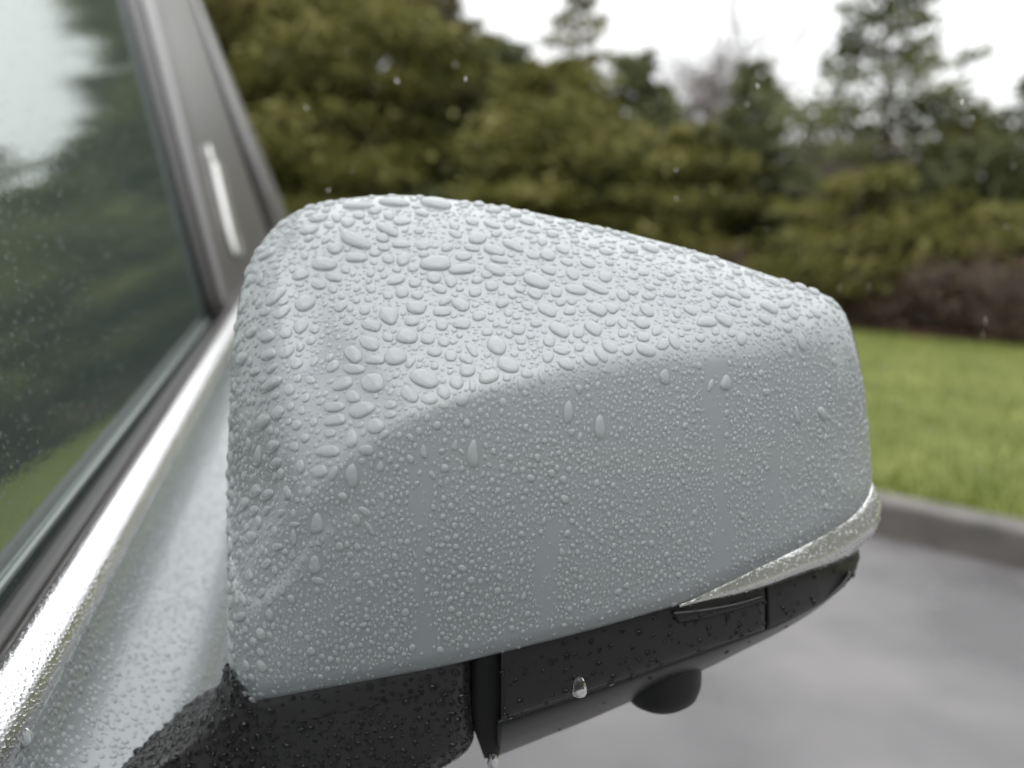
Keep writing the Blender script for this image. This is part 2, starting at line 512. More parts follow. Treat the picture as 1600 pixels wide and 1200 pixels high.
pines = [  # px, depth, top row, spread, foliage, label
    (350, 15.0, -240, 2.6, 0, 'tall olive pine closest to the car pillar'),
    (455, 13.0, -260, 2.3, 0, 'tall olive green pine just right of the car pillar'),
    (585, 12.0, -170, 2.15, 2, 'tall yellow green pine above the mirror peak'),
    (695, 14.5, -25, 1.6, 0, 'olive pine at the edge of the first sky gap'),
    (775, 13.0, 55, 1.8, 1, 'rounded green pine below the first sky gap'),
    (850, 11.8, 90, 1.9, 2, 'broad pine with yellowish lower boughs above the mirror ridge'),
    (895, 18.0, -30, 1.5, 0, 'thin pine whose sparse top stands against the sky'),
    (985, 13.0, 82, 1.3, 1, 'narrow pointed pine beside the bare trees'),
    (1075, 12.0, 190, 1.4, 2, 'low olive pine in front of the bare trees'),
    (1168, 13.2, 92, 1.05, 1, 'slim spiky pine left of the big dark pine'),
    (1375, 12.6, -35, 2.1, 1, 'big dark pine with wide uneven crown and leaning trunk'),
    (1330, 11.2, 268, 1.9, 2, 'low spreading pine with bright boughs over the lawn'),
    (1475, 14.5, 165, 1.6, 0, 'olive pine between the big dark pine and frame edge'),
    (1600, 12.3, 105, 1.5, 1, 'green pine at the right end of the row'),
    (1760, 13.5, 0, 2.0, 1, 'green pine past the right end of the row'),
    (230, 17.0, -200, 2.4, 1, 'dark pine behind the car window'),
]
def back_to(px, D):
    """the lawn runs deeper towards the car, the row of trees with it"""
    return D * np.interp(px, [300, 700, 850, 1075, 1340, 1600], [1.75, 1.60, 1.55, 1.35, 1.06, 0.98])
for i, (px, D, py, spd, fl, lab) in enumerate(pines):
    D0, D = D, back_to(px, D); ks = D / D0; spd *= ks
    big = (px == 1375)
    pine(X(px, D) + (0.25 if big else 0), D, (Hgt(py, D) - 0.15) * 0.93, spd, fl, lab, first=0.30 if big else (0.05 if py > 150 else 0.12),
         dens=0.62 if px == 895 else (0.85 if big else 1.15), lean=(-0.55, 0) if big else (0, 0), bushy=0.75 if px in (895, 1375) else 1.05, seed=i, leafsize=ks ** 0.8)

for i, (px, D, py, lab) in enumerate([(1060, 24, 60, 'hazy leafless tree beside the pointed pine'), (1130, 23, 40, 'leafless tree behind the slim spiky pine'),
                                      (1010, 24, 20, 'faint leafless tree rising in the middle sky gap'), (1225, 19, 130, 'reddish leafless tree left of the big dark pine'),
                                      (1480, 21, 150, 'leafless tree showing through the big pine'), (760, 22, 20, 'leafless tree in the first sky gap')]):
    bare_tree(X(px, D), D, (Hgt(py, D) - 0.15) * 0.95, lab, i, twigr=0.009)
for i, (px, D, h, lab) in enumerate([(1290, 10.6, 0.9, 'brown shrub beside the mirror tip'), (1350, 10.9, 1.0, 'brown shrub under the low spreading pine'), (1440, 10.4, 1.1, 'brown shrub by the dark trunk'),
                                     (1520, 10.0, 1.5, 'tall reddish brown shrub at the lawn edge'), (1590, 9.4, 1.5, 'brown twiggy shrub nearest the kerb'),
                                     (1140, 11.0, 1.3, 'brown shrub behind the mirror ridge'), (1040, 11.2, 1.4, 'reddish shrub under the low olive pine'),
                                     (500, 11.5, 1.6, 'dark brown shrub near the car pillar'), (640, 11.5, 1.4, 'dark brown shrub above the mirror peak')]):
    ks = back_to(px, D) / D; D *= ks; h *= ks * 0.72
    bare_tree(X(px, D), D, h * 1.15, lab, 40 + i, 'brown_shrub', 'shrub', 'brown shrubs at the foot of the pines', leafy=900, stems=5, spread=0.5)

# far wood behind the row, one mass
rng = np.random.default_rng(900)
n = 26000
fx = rng.uniform(-30, 34, n); fy = rng.uniform(31, 38, n)
top = 4.4 + 0.9 * np.sin(fx * 0.55) + 0.7 * np.sin(fx * 1.3 + 1) + 0.5 * np.sin(fx * 2.9)
top += np.where(fx < -1.5, 2.5, 0)
fz = 0.2 + top * rng.uniform(0, 1, n) ** 0.75
V, Fc = leaves(np.stack([fx, fy, fz], -1), rng.normal(0, 1, (n, 3)), rng.uniform(0.5, 1.1, n), rng.uniform(0.3, 0.6, n))
o = mk('far_or_unseen_wood', V, Fc, foliage('far_wood_brown_green', (0.045, 0.038, 0.022), (0.075, 0.066, 0.040), (0.110, 0.095, 0.070), 0.3), smooth=False)
meta(o, 'brownish green wood behind the row of pines', kind='stuff')
n = 14000                                       # unseen foliage added behind the camera to darken the cover's front face
aa = np.linspace(R_(75), R_(300), 60)
o = loft('unseen_verge', [np.stack([r * np.sin(aa), r * np.cos(aa), np.full(60, z)], -1) for r, z in ((7.5, 0.004), (7.7, 0.10), (12, 0.14), (60, 0.3))], lawn_mat, smooth=False)  # unseen grass, added to dim the bright asphalt reflected in the cover
meta(o, 'grass verge on the far side of the car park', kind='structure')  # unseen verge, added to dim the asphalt reflection in the cover
az = rng.uniform(R_(55), R_(300), n); rd = rng.uniform(15, 19, n)
top = np.clip((az - R_(50)) / R_(60), 0.2, 1) * 6.6 + 1.0 * np.sin(az * 9) + 0.9 * np.sin(az * 23 + 1)
V, Fc = leaves(np.stack([rd * np.sin(az), rd * np.cos(az), 0.2 + top * rng.uniform(0, 1, n) ** 0.8], -1), rng.normal(0, 1, (n, 3)), rng.uniform(0.6, 1.2, n), rng.uniform(0.4, 0.7, n))
o = mk('far_or_unseen_wood', V, Fc, FOL[1], smooth=False)
meta(o, 'dark green wood on the far side of the car park', kind='stuff')  # unseen wood behind the camera, added to darken the cover's front face

# ------------------------------------------------------------------ car frame of reference
VPx, VPy = 510, 265
es = ray(VPx, VPy); es = es / es[1]
es_n = es / np.linalg.norm(es)
eo = np.array((es[1], -es[0], 0.0)); eo /= np.linalg.norm(eo)      # outward, away from the car
eu = np.array((0, 0, 1.0))
B0 = at(0, 1038, 0.30)                                             # top edge of the chrome strip
def car(s, o, h): return B0 + np.multiply.outer(np.asarray(s, float), es_n) + np.multiply.outer(np.asarray(o, float), eo) + np.multiply.outer(np.asarray(h, float), eu)
def off_on_line(x800, h):
    """outward offset of the lengthwise line seen at column x800 of row 800, at height h"""
    r = ray(x800, 800.0); nrm = np.cross(es_n, r)
    return -np.dot(nrm, B0 + eu * h - CAM) / np.dot(nrm, eo)
TUM = 0.30
def barrel(h): h = np.clip(h, -0.1, 0.75); return 0.10 * h - 0.20 * h * h
def on_side(px, py, extra=0.0):
    """ray meets the side glass plane (moved outward by extra)"""
    g0 = car(0, off_on_line(95, 0.003) + extra, 0.003)
    nrm = np.cross(es_n, eu - eo * TUM)
    r = ray(px, py)
    t = (g0 - CAM) @ nrm / (r @ nrm)
    for _ in range(8):                      # the side is barrel shaped: steep at the belt, leaning in towards the roof
        p = CAM + r * t[..., None]
        b = barrel((p - B0) @ eu - 0.116 * ((p - B0) @ es_n))
        t = ((g0 - CAM) @ nrm + b * (eo @ nrm)) / (r @ nrm)
    return CAM + r * t[..., None]

# ------------------------------------------------------------------ the car
CARLOC = car(0.3, -0.7, -0.93); CARLOC[2] = 0.0
car_root = empty('parked_car', CARLOC, 'pale grey car with chrome window strip and rain covered door mirror', 'car')

def L(x800, h): return (off_on_line(x800, h), h)
def strip(name, prof, mat, parent, s0=-0.95, s1=2.35, ns=24, close=False):
    ss = np.linspace(s0, s1, ns)
    rows = [car(ss, np.full(ns, o), np.full(ns, h)) for (o, h) in prof]
    return loft(name, rows, mat, parent, close=close, caps=close)

door_prof = [(-0.012, -0.0180), L(228, -0.0182)]
door_prof += [L(232, -0.0200), L(239, -0.0245), L(246, -0.0290), L(254, -0.0340), L(263, -0.0385), L(275, -0.0425),
              L(300, -0.0490), L(345, -0.0590), L(375, -0.0655)]
o_last = door_prof[-1][0]
door_prof += [(o_last + 0.010, -0.105), (o_last + 0.016, -0.14), (o_last + 0.018, -0.22), (o_last + 0.010, -0.42), (o_last - 0.02, -0.60), (o_last - 0.09, -0.72)]
pf = np.array(door_prof)
pf = np.vstack([pf[:2], spline(pf[2:], 44)])
door = strip('door', pf.tolist(), M['paint'], car_root, -1.0, 1.15, 40)
quarter = strip('rear_quarter_panel', pf.tolist(), M['paint'], car_root, 1.156, 2.35, 20)
fender = strip('front_fender', [(a - 0.02, h - 0.13) for a, h in pf.tolist()], M['paint'], car_root, -2.2, -1.006, 20)
chrome_prof = [(-0.010, -0.012), (-0.006, -0.002), L(157, 0.0), L(163, 0.0012), L(172, 0.0006), L(190, -0.0022), L(208, -0.0062), L(221, -0.0115), L(227, -0.0165), (-0.004, -0.0166)]
trim = strip('chrome_window_strip', spline(chrome_prof[1:9], 26).tolist(), M['chrome'], car_root, ns=60)
seal = strip('window_seal', [L(112, -0.006), L(115, 0.0028), L(122, 0.0062), L(135, 0.0072), L(148, 0.0050), L(156, 0.0005), (-0.0005, -0.006)], M['rubber'], car_root)
strip('seal_channel', [L(96, -0.001), L(101, -0.004), L(112, -0.004)], M['dark_gap'], car_root)
M['wet_lip'] = pbr('wet_grey_seal_lip', (0.16, 0.18, 0.17), 0.25)
strip('seal_lip', [L(86, 0.0065), L(90, 0.0075), L(96, 0.0062), L(101, 0.0035)], M['wet_lip'], car_root, s1=1.0)

# side glass
og, hg = off_on_line(95, 0.003), 0.003
ss = np.linspace(-0.95, 1.35, 12); hh = np.linspace(-0.02, 0.72, 24)
rows = [car(ss, np.full(12, og - TUM * (h - hg) + barrel(h)), np.full(12, h)) for h in hh]
window = loft('side_window', rows, M['glass'], car_root, smooth=True)

# pillars between the doors
def lerp_line(a, b, ys):
    return np.stack([a[0] + (b[0] - a[0]) * (ys - a[1]) / (b[1] - a[1]), ys], -1)
def panel(name, cols, mat, parent, y0=-170, y1=520, ny=14, depth=0.02):
    """cols: list of (top px point, bottom px point, outward offset); slab on the side plane"""
    ys = np.linspace(y0, y1, ny)
    rows = []
    for a, b, ex in cols:
        p = lerp_line(a, b, ys)
        rows.append(on_side(p[:, 0], p[:, 1], ex))
    first = rows[0] - eo * (depth); last = rows[-1] - eo * depth
    return loft(name, [first] + rows + [last], mat, parent, close=True, caps=True)
panel('pillar_rubber', [((199, 0), (330, 495), 0.004), ((206, 0), (336, 495), 0.010), ((218, 0), (347, 495), 0.010)], M['rubber'], car_root, depth=0.012)
pil = panel('door_pillar', [((218, 0), (347, 495), 0.006), ((222, 0), (350, 495), 0.012), ((240, 0), (364, 495), 0.0135), ((248, 0), (372, 495), 0.0118), ((258, 0), (385, 495), 0.0135),
                            ((280, 0), (425, 495), 0.0155), ((294, 0), (452, 495), 0.0145), ((299, 0), (461, 495), 0.010)], M['pillar'], car_root, depth=0.02)
panel('pillar_gap', [((298, 0), (460, 495), 0.004), ((303, 0), (468, 495), 0.004)], M['dark_gap'], car_root, depth=0.02)
panel('rear_pillar', [((302, 0), (467, 495), 0.010), ((304, 0), (472, 495), 0.017), ((309, 0), (496, 495), 0.019), ((312, 0), (513, 495), 0.014)], M['pillar'], car_root, depth=0.05)
ys = np.array([226., 240, 252, 256, 300, 350, 392, 398])  # raised pale bar, shaped and coloured as a sky reflection on the pillar
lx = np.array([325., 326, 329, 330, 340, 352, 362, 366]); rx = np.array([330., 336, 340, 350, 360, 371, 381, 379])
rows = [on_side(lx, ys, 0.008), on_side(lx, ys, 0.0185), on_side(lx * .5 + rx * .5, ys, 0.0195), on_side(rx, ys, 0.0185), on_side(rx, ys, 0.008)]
M['pale_glint'] = pbr('pale_painted_glint', (0.82, 0.82, 0.80), 0.2, 0.0, 1.0)
loft('pillar_sky_glint', rows, M['pale_glint'], car_root, close=True, caps=True)

# roof, far side, cabin (out of the picture or dim behind the glass)
def flat(name, pts, mat): return mk(name, [car(*p) for p in pts], [list(range(len(pts)))], mat, car_root, False)
ot = og - TUM * 0.70
rp = [(ot + 0.012, 0.69), (ot + 0.006, 0.72), (ot - 0.05, 0.755), (ot - 0.3, 0.79), (ot - 0.62, 0.80), (ot - 0.94, 0.79), (ot - 1.2, 0.755), (ot - 1.25, 0.70)]
strip('roof', rp, M['paint'], car_root, -0.15, 1.55, 12)
strip('far_door', [(-1.62 - a, h) for a, h in pf.tolist()[1:]], M['paint'], car_root, -1.0, 2.35, 10)
strip('cabin_shelf', [(og - 0.02, -0.03), (-1.60, -0.03)], M['interior'], car_root, -0.9, 2.3, 4)
flat('far_window', [(-0.9, -1.62, 0.0), (1.3, -1.62, 0.0), (1.3, -1.62 + TUM * 0.7, 0.70), (-0.1, -1.62 + TUM * 0.7, 0.70)], M['glass'])
flat('hood', [(-2.2, -0.02, -0.20), (-1.0, -0.02, -0.145), (-1.0, -1.58, -0.145), (-2.2, -1.58, -0.20)], M['paint'])
flat('windscreen', [(-1.0, -0.05, -0.14), (-0.17, ot, 0.70), (-0.17, ot - 1.22, 0.70), (-1.0, -1.56, -0.14)], M['glass'])
flat('rear_window', [(1.56, ot, 0.72), (2.25, -0.12, 0.03), (2.25, -1.5, 0.03), (1.56, ot - 1.22, 0.72)], M['glass'])
flat('boot_lid', [(2.25, 0.0, 0.0), (2.35, 0.02, -0.02), (2.35, -1.6, -0.02), (2.25, -1.6, 0.0)], M['paint'])

# ------------------------------------------------------------------ door mirror: cover surface as a function of the sight line
OUT = np.array([(386, 1091), (366, 1070), (358, 1030), (355, 950), (354, 850), (355, 750), (358, 650), (363, 560), (372, 480), (387, 420), (407, 382), (434, 350), (470, 327),
       (520, 313), (580, 306), (640, 305), (700, 311), (800, 325), (900, 346), (1000, 369), (1100, 396), (1200, 429), (1260, 449), (1298, 465), (1317, 484),
       (1333, 520), (1345, 570), (1355, 630), (1361, 700), (1364, 748), (1358, 778), (1340, 801), (1310, 823), (1250, 856), (1180, 890), (1120, 919), (1070, 942),
       (1000, 963), (900, 991), (800, 1016), (700, 1040), (600, 1059), (500, 1077), (430, 1090), (402, 1096)], float)
OUTC = spline(OUT, 520, closed=True)
def rad_at(p):
    x, y = p
    if y > 900 and x < 1060 and x > 395: return 0.0055
    if x >= 1060 and y > 770: return 0.006
    if x > 1290: return 0.020
    if y < 470 and x > 470: return 0.017
    if x <= 470 and y < 480: return 0.016
    return 0.010
OUTR = np.array([rad_at(p) for p in OUTC])
kern = np.hanning(41); kern /= kern.sum()
OUTR = np.convolve(np.r_[OUTR[-20:], OUTR, OUTR[:20]], kern, 'valid')
CREASE = spline(np.array([(412, 1115), (418, 1030), (426, 955), (437, 905), (455, 850), (480, 793), (510, 745), (555, 700), (600, 668), (650, 640), (720, 612), (800, 590),
                          (900, 568), (1000, 552), (1100, 540), (1200, 523), (1270, 503), (1325, 474)]), 200)
LEFT = spline(np.array([(432, 300), (418, 372), (418, 450), (426, 550), (437, 650), (447, 740), (446, 800), (438, 860), (428, 930), (420, 1010), (412, 1115)]), 120)
CQ = CREASE[:, 0] - 0.35 * CREASE[:, 1]
assert (np.diff(CQ) > 0).all()
TK = np.array([(340, .287), (450, .281), (600, .278), (750, .279), (900, .285), (1050, .297), (1200, .316), (1300, .335), (1400, .360)])
_tp = np.polyfit((TK[:, 0] - 800) / 400, TK[:, 1], 4)
def base_t(px): return np.polyval(_tp, (px - 800) / 400)
S0 = 0.282 / F

def seg_dist(px, py, C, closed=False):
    A = C; B = np.roll(C, -1, 0) if closed else C[1:]
    A = A if closed else C[:-1]
    D = B - A; L2 = (D ** 2).sum(1)
    out_d = np.empty(len(px)); out_s = np.empty(len(px)); out_i = np.empty(len(px))
    for k in range(0, len(px), 6000):
        x = px[k:k + 6000, None]; y = py[k:k + 6000, None]
        u = np.clip(((x - A[:, 0]) * D[:, 0] + (y - A[:, 1]) * D[:, 1]) / L2, 0, 1)
        dx = x - A[:, 0] - u * D[:, 0]; dy = y - A[:, 1] - u * D[:, 1]
        d2 = dx * dx + dy * dy
        i = d2.argmin(1); r = np.arange(len(i))
        out_d[k:k + 6000] = np.sqrt(d2[r, i])
        cr = D[i, 0] * (y[:, 0] - A[i, 1]) - D[i, 1] * (x[:, 0] - A[i, 0])
        out_s[k:k + 6000] = np.sign(cr); out_i[k:k + 6000] = i + u[r, i]
    return out_d, out_s, out_i
def softplus(d, r): return r * np.logaddexp(0, d / r)

def front_t(px, py):
    y = (py - 800) * S0
    return base_t(px) + 0.185 * y + y * y / (2 * 0.18)

def cover_t(px, py):
    px = np.asarray(px, float).ravel(); py = np.asarray(py, float).ravel()
    t = front_t(px, py)
    q = px - 0.35 * py                                # sheared column: the upper face falls back along one direction
    yc = np.interp(q, CQ, CREASE[:, 1])
    yc = np.where(q < CQ[0], CREASE[0, 1] - 2.0 * (q - CQ[0]), yc)
    tau = (yc - py) * S0                              # + above the crease
    kq = np.clip((q - 15) / 190, 0, 1); kq = kq * kq * (3 - 2 * kq)
    kk = 0.064 / (np.maximum(yc - 330, 60) * S0)          # level along the ridge, so the face looks up, not sideways
    k2 = np.clip((q - 5) / 330, 0, 1)
    k = kk / (1 + (kk / 0.98) ** 6) ** (1 / 6) * (k2 * k2 * (3 - 2 * k2))
    soft = 0.0016 + 0.0030 * (1 - kq) + 0.002 * np.clip((px - 1000) / 300, 0, 1)
    t = t + k * softplus(tau, soft)
    d, s, i = seg_dist(px, py, LEFT)
    d = d * s * S0                                    # + to the left
    softl = 0.0022 + 0.005 * np.clip((py - 720) / 250, 0, 1) + 0.003 * np.clip((420 - py) / 80, 0, 1)
    kl = np.clip((py - 720) / 340, 0, 1)
    t = t + (2.1 - 1.7 * kl * kl * (3 - 2 * kl)) * softplus(d, softl)
    d, s, i = seg_dist(px, py, OUTC, True)
    R = OUTR[np.minimum(i.astype(int), len(OUTR) - 1)]
    e = np.clip(R - d * S0, 0, R)
    t = t + R - np.sqrt(np.maximum(R * R - e * e, 0))
    return t

mirror = bpy.data.objects.new('side_mirror', None)
col.objects.link(mirror); mirror.parent = car_root
MB_ = at(560, 1120, 0.30)
mirror.location = Vector(MB_ - CARLOC)

NT, NR = len(OUTC), 190
cen = np.array((800.0, 720.0))
q = np.linspace(0, 1, NR)
rr = 0.30 * q + 0.70 * (1 - (1 - q) ** 2.2)
rr[0] = 0.004
G2 = cen + (OUTC - cen)[None] * rr[:, None, None]
tt = cover_t(G2[..., 0], G2[..., 1])
Pc = at(G2[..., 0].ravel(), G2[..., 1].ravel(), tt).reshape(NR, NT, 3)
axis = ray(800, 560); axis = axis / np.linalg.norm(axis)
rim = Pc[-1]; cc = rim.mean(0)
back = []
for dd, sh in ((0.002, 0.9985), (0.006, 0.997), (0.015, 0.992), (0.030, 0.975), (0.045, 0.94), (0.052, 0.90)):
    back.append(cc + (rim - cc) * sh + axis * dd)
allr = np.concatenate([Pc, np.array(back)])
nr = len(allr)
Vc = np.vstack([allr.reshape(-1, 3), allr[-1].mean(0)[None] + axis * 0.004])
Fq = grid_faces(nr, NT, True)[:, ::-1].tolist()
last = (nr - 1) * NT
for j in range(NT):
    Fq.append([last + j, last + (j + 1) % NT, nr * NT])
Fq.append(list(range(NT)))
cover = mk('cover', Vc, Fq, M['paint'], mirror)
cover['label'] = 'pale grey painted mirror cover with a curved crease'

# lower black housing ------------------------------------------------
def bottom_y(px):
    b = OUT[36:44][::-1]
    return np.interp(px, b[:, 0], b[:, 1])
def low_t(px, py, back=0.0): return front_t(px, py) + back

SIG_LO = np.array([(1062, 950), (1100, 941), (1150, 931), (1199, 918), (1262, 895), (1307, 880), (1349, 850), (1370, 826), (1377, 798), (1372, 768)], float)
SIG_UP = np.array([(1062, 940), (1120, 912), (1180, 883), (1250, 848), (1310, 815), (1340, 793), (1357, 770), (1360, 748), (1356, 735), (1350, 728)], float)
def pxloft(name, rows, mat, n=60, thick=0.01, sub=6, bulge=0.0):
    """rows: list of (px polyline, extra depth or array); lofted, then closed at the back"""
    R3 = []
    for pl, ex in rows:
        p = spline(pl, n) if len(pl) > 2 else resample(pl, n)
        ex = np.interp(np.linspace(0, 1, n), np.linspace(0, 1, len(np.atleast_1d(ex))), np.atleast_1d(ex))
        R3.append(at(p[:, 0], p[:, 1], low_t(p[:, 0], p[:, 1]) + ex))
    R3 = np.array(R3)
    k = len(R3)
    if sub > 1 and k > 2:
        out = []
        for j in range(n):
            out.append(spline(R3[:, j], (k - 1) * sub + 1))
        R3 = np.stack(out, 1)
    elif sub > 1:
        u = np.linspace(0, 1, sub + 1)[:, None, None]
        R3 = R3[0] * (1 - u) + R3[1] * u - axis * bulge * 4 * u * (1 - u)
    rows3 = list(R3) + [R3[-1] + axis * thick, R3[0] + axis * thick]
    return loft(name, rows3, mat, mirror, close=True, caps=True)

# turn signal: wraps round the outer end
sl = spline(SIG_LO, 60); su = spline(SIG_UP, 60)
e_end = np.linspace(0, 1, 60) ** 6 * 0.006
R3 = []
for k_, w in enumerate(np.linspace(0, 1, 9)):
    p = su * (1 - w) + sl * w
    bul = 0.0075 * w ** 0.8 if w < 0.75 else 0.0075 * (0.75 ** 0.8) * math.sqrt(max(0.0, 1 - ((w - 0.75) / 0.25) ** 2))
    e = np.linspace(0, 1, 60)
    R3.append(at(p[:, 0], p[:, 1], low_t(p[:, 0], p[:, 1]) + 0.008 - bul * (0.25 + 0.75 * np.clip(e * 2, 0, 1)) + 0.012 * np.clip((e - 0.80) / 0.2, 0, 1) ** 2))
signal = loft('turn_signal', R3 + [R3[-1] + axis * 0.02, R3[0] + axis * 0.02], M['signal'], mirror, close=True, caps=True)
signal['label'] = 'clear silvery turn signal strip'

# front band of the housing, left and right of the small joint
EDGE = np.array([(781, 1126), (850, 1103), (900, 1087), (1012, 1047), (1100, 1016), (1197, 983), (1262, 955), (1310, 925), (1337, 893), (1341, 872)], float)
def band(px0, px1, name, step=0.0, lift=0):
    xs = np.linspace(px0, px1, 50)
    lo = np.stack([xs, np.interp(xs, EDGE[:, 0], EDGE[:, 1])], -1)
    up_y = np.where(xs < 1062, bottom_y(np.minimum(xs, 1062)) - 14, np.interp(xs, SIG_LO[:7, 0], SIG_LO[:7, 1]) - 6)
    up = np.stack([xs, up_y + lift], -1)
    mid = up * 0.5 + lo * 0.5
    return pxloft(name, [(up, 0.0095 + step), (up * .8 + lo * .2, 0.0075 + step), (mid, 0.0065 + step), (up * .12 + lo * .88, 0.0075 + step), (lo, 0.0095 + step)], M['black'], n=50, sub=4, thick=0.02)
band(783, 1195, 'front_band')
ep = EDGE[-1]
xs_end = np.array([1200, 1262, 1307, 1330, 1341.])
up_pl = np.array([(1200, 912), (1262, 889), (1307, 874), (1330, 864), (1342, 858)], float)
lo_pl = np.array([(1200, 982), (1262, 955), (1308, 926), (1334, 897), (1343, 872)], float)
end_e = np.array([0, 0, 0.002, 0.008, 0.022])
pxloft('end_band', [(up_pl, 0.0095 + end_e), (up_pl * .8 + lo_pl * .2, 0.0078 + end_e), (up_pl * .5 + lo_pl * .5, 0.0072 + end_e), (up_pl * .15 + lo_pl * .85, 0.0080 + end_e), (lo_pl, 0.0098 + end_e)], M['black'], n=40, sub=4, thick=0.02)
# small raised clip tabs under the signal
pxloft('clip_tab', [(np.array([(1052, 957), (1100, 952), (1150, 943), (1192, 931)], float), 0.0052), (np.array([(1060, 974), (1105, 966), (1152, 953), (1192, 939)], float), 0.0058)], M['gloss_black'], n=30, sub=4, thick=0.006, bulge=0.0006)

# underside, turning down and back
UB = np.array([(776, 1182), (794, 1175), (856, 1150), (919, 1125), (1000, 1090), (1099, 1047), (1162, 1016), (1225, 984), (1280, 949), (1315, 917), (1336, 888)], float)
UE = np.array([(778, 1127), (800, 1120), (850, 1103), (912, 1083), (1000, 1051), (1100, 1016), (1150, 999), (1208, 978), (1264, 952), (1306, 924), (1330, 896)], float)
under = pxloft('underside', [(UE, 0.0115), (UE * .92 + UB * .08, 0.0108), (UE * .6 + UB * .4, 0.0145), (UE * .25 + UB * .75, 0.024), (UB, 0.040), (UB + np.array((0, -6.)), 0.056)], M['gloss_black'], n=70, sub=5, thick=0.004)

# hinge recess with its drip tip
hx = np.array([735., 745, 760, 775, 788])
rows = []
for y, ex in ((1012, .014), (1050, .015), (1100, .016), (1140, .019), (1165, .022), (1185, 0.026)):
    sh = 0 if y < 1130 else (y - 1130) * 0.22
    nar = 1.0 if y < 1130 else max(0.30, 1 - (y - 1130) * 0.011)
    p = np.stack([764 + (hx - 762) * nar + sh * 0.3, np.full(5, float(y))], -1)
    rows.append(at(p[:, 0], p[:, 1], low_t(p[:, 0], p[:, 1]) + ex + 0.0015 * ((hx - 762) / 20) ** 2))
loft('hinge', rows + [rows[-1] + axis * 0.02, rows[0] + axis * 0.02], M['dark_gap'], mirror, close=True, caps=True)

# foot: bracket that carries the mirror on the door
def foot_t(px, py):
    t = low_t(px, py)
    w = np.clip((430 - px) / 200, 0, 1.5)
    return t + 0.009 - 0.008 * w - 0.035 * np.clip((py - 1060) / 140, 0, 1.5) * np.clip((390 - px) / 190, 0, 1.5) + 0.02 * np.clip((px - 700) / 45, 0, 1) ** 3 * 0.4
fy = np.array([1040., 1060, 1090, 1110, 1135, 1160, 1180, 1200, 1230, 1260])
fl_ = np.array([350., 346, 336, 322, 296, 262, 232, 198, 150, 100])
fr_ = np.array([741., 741, 741, 741, 741, 738, 722, 690, 640, 590])
def line_y(px): return np.interp(px, [200, 385, 412, 742], [1290, 1200, 1141, 1068])
nfx = 46
rows = []
for y, a, b in zip(fy, fl_, fr_):
    xs = a + (b - a) * (np.linspace(0, 1, nfx))
    yy = np.where(y < 1130, np.full(nfx, y), np.full(nfx, y))
    ytop = np.where(xs > 400, bottom_y(np.maximum(xs, 402)) - 16, 1040 + (400 - xs) * 0.02)
    yy = np.maximum(yy, ytop)
    e = np.linspace(0, 1, nfx)
    t = foot_t(xs, yy) + 0.012 * np.clip((0.10 - e) / 0.10, 0, 1) ** 2 + 0.010 * np.clip((e - 0.93) / 0.07, 0, 1) ** 2 + 0.022 * np.clip((yy - (b * 0 + 1150)) / 90, 0, 1) ** 2 * np.clip((xs - 560) / 180, 0, 1)
    r3 = at(xs, yy, t)
    rows.append(np.vstack([r3[0] + axis * 0.06, r3[0] + axis * 0.02, r3, r3[-1] + axis * 0.02, r3[-1] + axis * 0.05]))
rows = np.array(rows)
rows = list(np.stack([spline(rows[:, j], 40) for j in range(rows.shape[1])], 1))
foot = loft('mirror_foot', rows, M['foot'], mirror)
# upper facing piece of the foot, a hair proud of it, its lower edge is the seam
xs = np.linspace(404, 738, 40)
upp = np.stack([xs, bottom_y(xs) - 12], -1); lop = np.stack([xs, line_y(xs)], -1)
rows = []
for w, ex in ((0, -0.0002), (0.05, -0.0012), (0.5, -0.0016), (0.95, -0.0012), (1.0, -0.0002)):
    p = upp * (1 - w) + lop * w
    rows.append(at(p[:, 0], p[:, 1], foot_t(p[:, 0], p[:, 1]) + ex + 0.010 * np.clip((np.linspace(0, 1, 40) - 0.94) / 0.06, 0, 1) ** 2))
facing = loft('foot_facing', rows, M['foot'], mirror)

# camera pod below
pc = at(1034, 1058, 0.362)
e1 = np.array((0.98, 0.16, 0.10)); e1 /= np.linalg.norm(e1)
e3 = np.array((0.05, 0.05, -1.0)); e3 -= e1 * (e3 @ e1); e3 /= np.linalg.norm(e3)
e2 = np.cross(e3, e1)
rows = []
for (r, z) in ((0.0186, -0.045), (0.0190, -0.012), (0.0186, 0.000), (0.0182, 0.004), (0.0165, 0.0085), (0.0128, 0.0115), (0.0085, 0.0128), (0.0080, 0.0118), (0.0070, 0.0118), (0.004, 0.0132), (0.0003, 0.0136)):
    th = np.linspace(0, 2 * np.pi, 41)
    rows.append(pc + np.cos(th)[:, None] * e1 * r + np.sin(th)[:, None] * e2 * r * 0.9 + e3 * z)
pod = loft('camera_pod', rows, pbr('matte_black_plastic', (0.004, 0.004, 0.004), 0.45), mirror)
# reflective mirror glass on the far side
bk = cc + (rim - cc) * 0.86 + axis * 0.0575
o = mk('mirror_glass', bk, [list(range(NT))], pbr('mirror_silver', (0.9, 0.9, 0.9), 0.01, 1.0), mirror)

# ------------------------------------------------------------------ raindrops
rng = np.random.default_rng(21)
